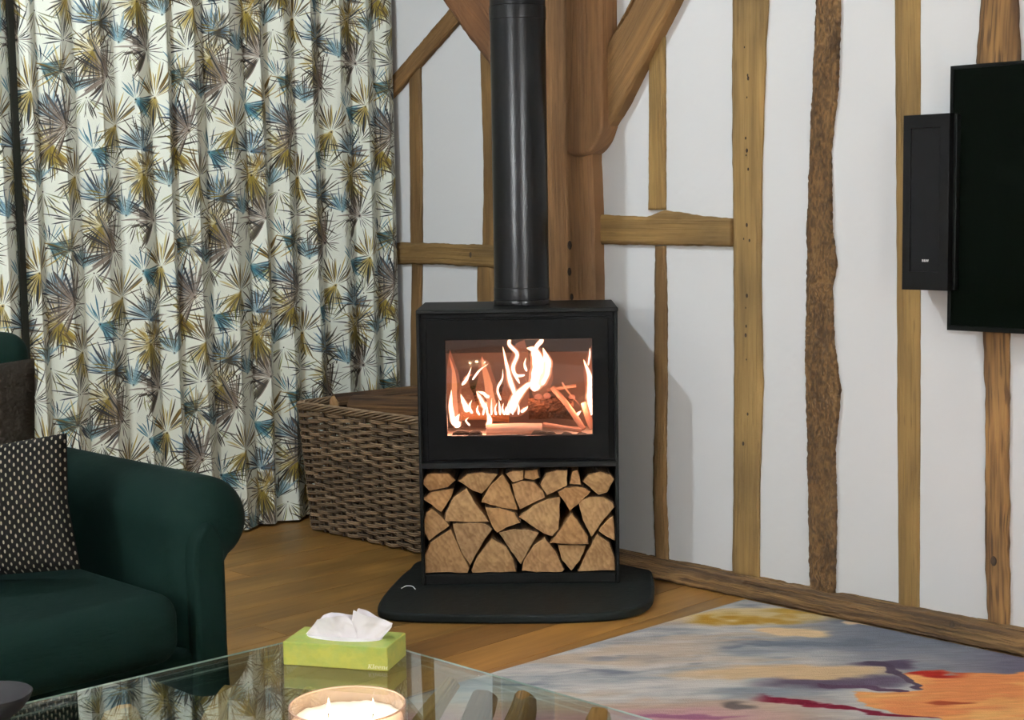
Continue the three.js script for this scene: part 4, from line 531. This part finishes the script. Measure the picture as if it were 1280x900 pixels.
  const p2 = thing('cushion', 'dark brown plush cushion standing behind the dashed cushion', 'cushion', [1.545, 0.7, 2.44]); const m2 = part(p2, 'cover', pillow(0.44, 0.46, 0.16), std({ color: lin(0.009, 0.0065, 0.004), roughness: 0.95, specularIntensity: 0.2, sheen: 0.15, sheenColor: lin(0.1, 0.065, 0.04), sheenRoughness: 0.5, bumpMap: dataTex(256, 256, (u, v) => fbm(u * 30, v * 30, 30, 30, 3, 93), false, 3, 3), bumpScale: 0.008 }));
  m2.rotation.set(-0.2, 0.9, 0.06, 'YXZ');
}
// ------------------------------------------------------------------ glass table on driftwood
{
  const t = thing('coffee_table', 'glass-topped coffee table on a driftwood base in the foreground', 'table', [3.25, 0, 2.7]);
  const quad = [[2.663, 2.136], [4.06, 2.107], [4.01, 3.1], [2.594, 3.1]].map(([x, z]) => [x - 3.25, -(z - 2.7)]);
  const g = sweep(quad, 0.408, 0.42, 0.0015, 2); g.rotateX(-Math.PI / 2); part(t, 'glass_top', g, M.tablePane);
  const edge = (n, a, b, y, w, h, m) => { const d = Math.hypot(b[0] - a[0], b[1] - a[1]), o = part(t, n, cbox(w, h, d, 0.0006), m); o.position.set((a[0] + b[0]) / 2 - 3.25, y, (a[1] + b[1]) / 2 - 2.7); o.rotation.y = Math.atan2(b[0] - a[0], b[1] - a[1]); };
  const rimM = std({ color: lin(0.42, 0.52, 0.48), roughness: 0.12, specularIntensity: 1, ior: 1.6 }), C4 = [[2.664, 2.1375], [4.0585, 2.1085], [4.0085, 3.0985], [2.5955, 3.0985]];
  for (let i = 0; i < 4; i++) edge('polished_edge', C4[i], C4[(i + 1) % 4], 0.4182, 0.0014, 0.0034, rimM);
  const dw = [std({ map: W_OAK.map, bumpMap: W_OAK.bump, bumpScale: 0.006, color: lin(1.1, 0.95, 0.72), roughness: 0.8 }), std({ map: W_OAK.map, bumpMap: W_OAK.bump, bumpScale: 0.006, color: lin(0.85, 0.62, 0.36), roughness: 0.8 }), std({ map: W_RED.map, bumpMap: W_RED.bump, bumpScale: 0.006, color: lin(0.55, 0.4, 0.3), roughness: 0.8 })];
  const B = (pts, r, m, seed) => part(t, 'driftwood_branch', tube(pts.map(([x, y, z]) => [x - 3.25, y, z - 2.7]), (s) => r * (0.55 + 0.55 * Math.sin(Math.PI * clamp(0.12 + 0.8 * s))), 40, 14, false, 0.8, seed, 0.3), dw[m]);
  B([[3.04, 0.392, 2.155], [3.05, 0.36, 2.21], [3.06, 0.22, 2.4], [3.1, 0.1, 2.6]], 0.024, 0, 1); B([[2.96, 0.37, 2.27], [3.06, 0.34, 2.33], [3.2, 0.22, 2.5], [3.25, 0.06, 2.7]], 0.03, 0, 2);
  B([[3.13, 0.385, 2.155], [3.15, 0.35, 2.2], [3.24, 0.2, 2.45], [3.25, 0.05, 2.62]], 0.034, 2, 3); B([[3.22, 0.392, 2.14], [3.26, 0.36, 2.2], [3.3, 0.25, 2.4], [3.3, 0.06, 2.7]], 0.036, 1, 4); B([[3.39, 0.39, 2.125], [3.44, 0.36, 2.2], [3.45, 0.2, 2.5], [3.4, 0.05, 2.8]], 0.04, 1, 5);
  B([[2.75, 0.38, 2.45], [2.8, 0.3, 2.55], [3.0, 0.15, 2.7], [3.2, 0.05, 2.75]], 0.04, 0, 6); B([[2.72, 0.385, 2.68], [2.82, 0.32, 2.72], [3.0, 0.18, 2.78], [3.2, 0.04, 2.8]], 0.045, 0, 7); B([[2.88, 0.385, 2.36], [2.9, 0.3, 2.46], [3.05, 0.15, 2.62], [3.25, 0.05, 2.75]], 0.04, 1, 8);
  B([[3.75, 0.385, 2.95], [3.6, 0.25, 2.9], [3.4, 0.1, 2.8], [3.2, 0.05, 2.7]], 0.05, 1, 9); B([[3.8, 0.385, 2.3], [3.65, 0.25, 2.45], [3.45, 0.08, 2.65], [3.2, 0.05, 2.8]], 0.05, 0, 10); B([[2.9, 0.05, 2.5], [3.2, 0.06, 2.7], [3.6, 0.05, 2.85]], 0.06, 2, 11);
}
{ // tissue box
  const L = 0.214, D = 0.108, Hb = 0.046, yaw = 0.522, cx = 2.846, cz = 2.258;
  const cv = document.createElement('canvas'); cv.width = 1024; cv.height = 512; const c = cv.getContext('2d'), r = rng(17);
  c.fillStyle = 'rgb(196,194,84)'; c.fillRect(0, 0, 1024, 512);
  for (let i = 0; i < 420; i++) { const x = r() * 1024, y = r() * 512, s = 20 + r() * 70, g = r(); c.globalAlpha = 0.1; c.fillStyle = g < 0.45 ? 'rgb(150,178,78)' : g < 0.75 ? 'rgb(208,204,92)' : 'rgb(182,196,120)'; c.beginPath(); c.ellipse(x, y, s, s * 0.6, r() * 3, 0, 7); c.fill(); }
  const band = cv.height * 0.5; // upper half: carton top, lower half: sides
  for (let i = 0; i < 260; i++) { const x = r() * 1024, y = r() * 300; c.globalAlpha = 0.12; c.fillStyle = r() < 0.6 ? 'rgb(140,182,84)' : 'rgb(170,196,110)'; c.beginPath(); c.ellipse(x, y, 20 + r() * 60, 14 + r() * 30, r() * 3, 0, 7); c.fill(); }
  c.globalAlpha = 0.95; c.fillStyle = 'rgb(240,238,214)'; c.font = 'italic bold 60px serif'; c.fillText('Kleenex', 826, 490); c.globalAlpha = 1;
  const map = new THREE.CanvasTexture(cv); map.colorSpace = THREE.SRGBColorSpace; map.magFilter = THREE.LinearFilter;
  const t = thing('tissue_box', 'lime green tissue box on the glass table', 'tissue box', [cx, 0.42, cz], yaw);
  const g = cbox(L, Hb, D, 0.0015, 0, Hb / 2, 0), p = g.attributes.position, n = g.attributes.normal, uv = g.attributes.uv;
  for (let i = 0; i < p.count; i++) { const x = p.getX(i), y = p.getY(i), z = p.getZ(i); if (n.getY(i) > 0.9) uv.setXY(i, x / L + 0.5, 0.75 - z / D * 0.48); else if (Math.abs(n.getX(i)) > 0.9) uv.setXY(i, 0.5 + z / L, y / Hb * 0.48); else uv.setXY(i, x / L + 0.5, y / Hb * 0.48); }
  part(t, 'carton', g, std({ map, roughness: 0.45, color: lin(0.76, 0.76, 0.66) }));
  const oval = []; for (let i = 0; i < 40; i++) { const a = i / 40 * 2 * Math.PI; oval.push([Math.cos(a) * 0.078, Math.sin(a) * 0.03]); } const og = sweep(oval, 0, 0.0008, 0.0002, 1); og.rotateX(-Math.PI / 2); part(t, 'opening_film', og, std({ color: lin(0.85, 0.85, 0.84), roughness: 0.4 })).position.y = Hb;
  // the tissue: one thin sheet, pleated where it leaves the slot
  const ts = thing('tissue', 'white tissue pulled up out of the green box', 'tissue', [cx, 0.42 + Hb + 0.0008, cz], yaw);
  const outline = [[-0.076, 0.004], [-0.062, 0.022], [-0.052, 0.034], [-0.034, 0.041], [-0.004, 0.044], [0.012, 0.04], [0.019, 0.033]], out2 = [[0.012, 0.03], [0.022, 0.056], [0.042, 0.048], [0.07, 0.039], [0.098, 0.031], [0.094, 0.02], [0.08, 0.004]];
  const sheet = (o, z0, tilt, seed, base0, base1) => grid(60, 24, (u, v) => { const q = at(o, u), bx = lerp(base0, base1, u); const x = lerp(bx, q[0], v), y = q[1] * v; return [x, y, z0 + tilt * v + 0.007 * Math.sin(u * 9 + seed) * v + 0.002 * Math.sin(u * 23 + seed * 2) * (0.3 + 0.7 * v) * (1 - 0.3 * v) + 0.003 * (N(u * 6 + seed, v * 4, 2) - 0.5)]; });
  const tm = std({ color: lin(0.74, 0.7, 0.72), roughness: 0.95, side: THREE.DoubleSide, sheen: 0.2, sheenColor: lin(1, 1, 1) });
  part(ts, 'sheet', mergeGeometries([sheet(outline, -0.004, -0.012, 1, -0.07, 0.02), sheet(outline, 0.006, 0.006, 3, -0.072, 0.03), sheet(out2, 0.004, -0.004, 5, 0.0, 0.077), sheet(out2.map(([a, b]) => [a * 0.96, b * 0.93]), -0.006, -0.014, 8, 0.008, 0.075)]), tm);
}
{ // candle
  const cx = 3.262, cz = 2.586, t = thing('candle', 'lit white candle in a wide clear glass jar on the table', 'candle', [cx, 0.42, cz]), Rr = 0.094, H = 0.088;
  part(t, 'glass_jar', new THREE.LatheGeometry([[0, 0.0], [Rr - 0.008, 0.0], [Rr - 0.001, 0.006], [Rr, 0.02], [Rr, H - 0.002], [Rr - 0.0015, H], [Rr - 0.003, H - 0.002], [Rr - 0.004, 0.02], [Rr - 0.008, 0.01], [0, 0.01]].map((p) => new THREE.Vector2(...p)), 96), std({ color: lin(0.95, 0.84, 0.76), roughness: 0.04, transmission: 0.88, thickness: 0, ior: 1.5 }));
  part(t, 'jar_rim', new THREE.TorusGeometry(Rr - 0.0018, 0.0016, 10, 96).rotateX(Math.PI / 2).translate(0, H - 0.001, 0), std({ color: lin(0.8, 0.62, 0.5), roughness: 0.1, transmission: 0.5, thickness: 0, ior: 1.5 }));
  const wax = new THREE.LatheGeometry([[0, 0.0115], [Rr - 0.0095, 0.0115], [Rr - 0.0052, 0.02], [Rr - 0.0048, 0.06], [Rr - 0.0055, 0.0635], [Rr - 0.012, 0.064], [0.055, 0.062], [0.02, 0.06], [0, 0.06]].map((p) => new THREE.Vector2(...p)), 96), wp = wax.attributes.position; for (let i = 0; i < wp.count; i++) if (wp.getY(i) > 0.05) wp.setY(i, wp.getY(i) + 0.006 * (N(wp.getX(i) * 70 + 9, wp.getZ(i) * 70 + 9, 2) - 0.5)); wax.computeVertexNormals();
  part(t, 'wax', wax, std({ color: lin(0.9, 0.84, 0.76), roughness: 0.4 }));
  for (const [a, b] of [[-0.035, 0.012], [0.02, -0.035], [0.03, 0.035]]) {
    part(t, 'wick', tube([[a, 0.059, b], [a + 0.001, 0.066, b], [a + 0.0025, 0.071, b]], 0.001, 8, 6), M.soot);
    const fl = new THREE.LatheGeometry([[0, 0], [0.0022, 0.002], [0.0036, 0.007], [0.003, 0.013], [0.0014, 0.02], [0, 0.026]].map((p) => new THREE.Vector2(...p)), 16); fl.translate(a + 0.002, 0.068, b);
    part(t, 'flame', fl, std({ color: lin(0, 0, 0), emissive: lin(1, 0.8, 0.5), emissiveIntensity: 9, roughness: 1, specularIntensity: 0 }));
    const l = new THREE.PointLight(CANDLE_COLOR, CANDLE_POWER, 0, 2); l.position.set(cx + a + 0.002, 0.42 + 0.082, cz + b); l.shadow.radius = 0.2; l.castShadow = true; scene.add(l);
  }
}
{ // bowl at the left edge of the table
  const t = thing('bowl', 'dark grey bowl at the near left edge of the glass table', 'bowl', [2.662, 0.42, 2.895]);
  part(t, 'body', new THREE.LatheGeometry([[0, 0.0], [0.03, 0.0], [0.034, 0.006], [0.05, 0.018], [0.064, 0.034], [0.07, 0.047], [0.0685, 0.0485], [0.066, 0.046], [0.058, 0.033], [0.045, 0.02], [0.02, 0.011], [0, 0.01]].map((p) => new THREE.Vector2(...p)), 64), std({ color: lin(0.012, 0.011, 0.012), roughness: 0.7, specularIntensity: 0.4 }));
}
// ------------------------------------------------------------------ unseen lamps out of the frame, placed to light walls, curtains and flue
UNSEEN_CEILING_LAMPS.forEach(([x, z, power], i) => {
  const where = ['over the rug', 'near the curtains, lighting them and the bay', 'over the right side', 'over the middle of the room'][i];
  const t = thing('unseen_ceiling_light', `unseen flat round white ceiling light ${where}`, 'ceiling light', [x, CEIL, z]);
  part(t, 'housing', new THREE.LatheGeometry([[0.0, 0], [0.1, 0], [0.105, -0.012], [0.1, -0.03], [0.085, -0.03], [0.085, -0.02], [0, -0.02]].map((p) => new THREE.Vector2(...p)), 48), M.white);
  part(t, 'light_lens', new THREE.CylinderGeometry(0.084, 0.084, 0.006, 48).translate(0, -0.025, 0), std({ color: lin(0.8, 0.8, 0.8), emissive: CEILING_COLOR, emissiveIntensity: 4 }));
  const l = new THREE.SpotLight(CEILING_COLOR, power, 0, 1.5, 0.25, 2); l.position.set(x, CEIL - 0.035, z); l.target.position.set(x, 0, z); l.shadow.radius = 4; l.castShadow = true; scene.add(l, l.target);
});
for (const [x, z, power, where] of UNSEEN_FLOOR_LAMPS) {  // out of view: one lights flue and wall, the other softens shadows
  const t = thing('unseen_floor_lamp', `unseen standing lamp with a wide pale drum shade ${where}`, 'lamp', [x, 0, z]);
  part(t, 'base', new THREE.LatheGeometry([[0, 0], [0.15, 0], [0.15, 0.012], [0.03, 0.025], [0, 0.025]].map((p) => new THREE.Vector2(...p)), 48), M.black); part(t, 'pole', new THREE.CylinderGeometry(0.011, 0.011, 1.5, 16).translate(0, 0.77, 0), M.black);
  const sm = std({ color: lin(0.9, 0.88, 0.84), roughness: 0.95, transmission: 0.55, thickness: 0, side: THREE.DoubleSide });
  part(t, 'lamp_shade', new THREE.CylinderGeometry(0.29, 0.32, 0.7, 64, 1, true).translate(0, 1.55, 0), sm); part(t, 'added_shade_cover', new THREE.CylinderGeometry(0.286, 0.286, 0.008, 64).translate(0, 1.89, 0), M.white);  // closed top added to keep the bulb light off the ceiling
  part(t, 'bulb', new THREE.SphereGeometry(0.035, 24, 16).translate(0, 1.55, 0), std({ color: lin(1, 1, 1), emissive: LAMP_COLOR, emissiveIntensity: 6 }));
  const l = new THREE.PointLight(LAMP_COLOR, power, 0, 2); l.position.set(x, 1.55, z); l.shadow.radius = 1.6; l.castShadow = true; scene.add(l);
}
scene.traverse((o) => { delete o.userData.base; });
shade(scene);
renderer.render(scene, camera);
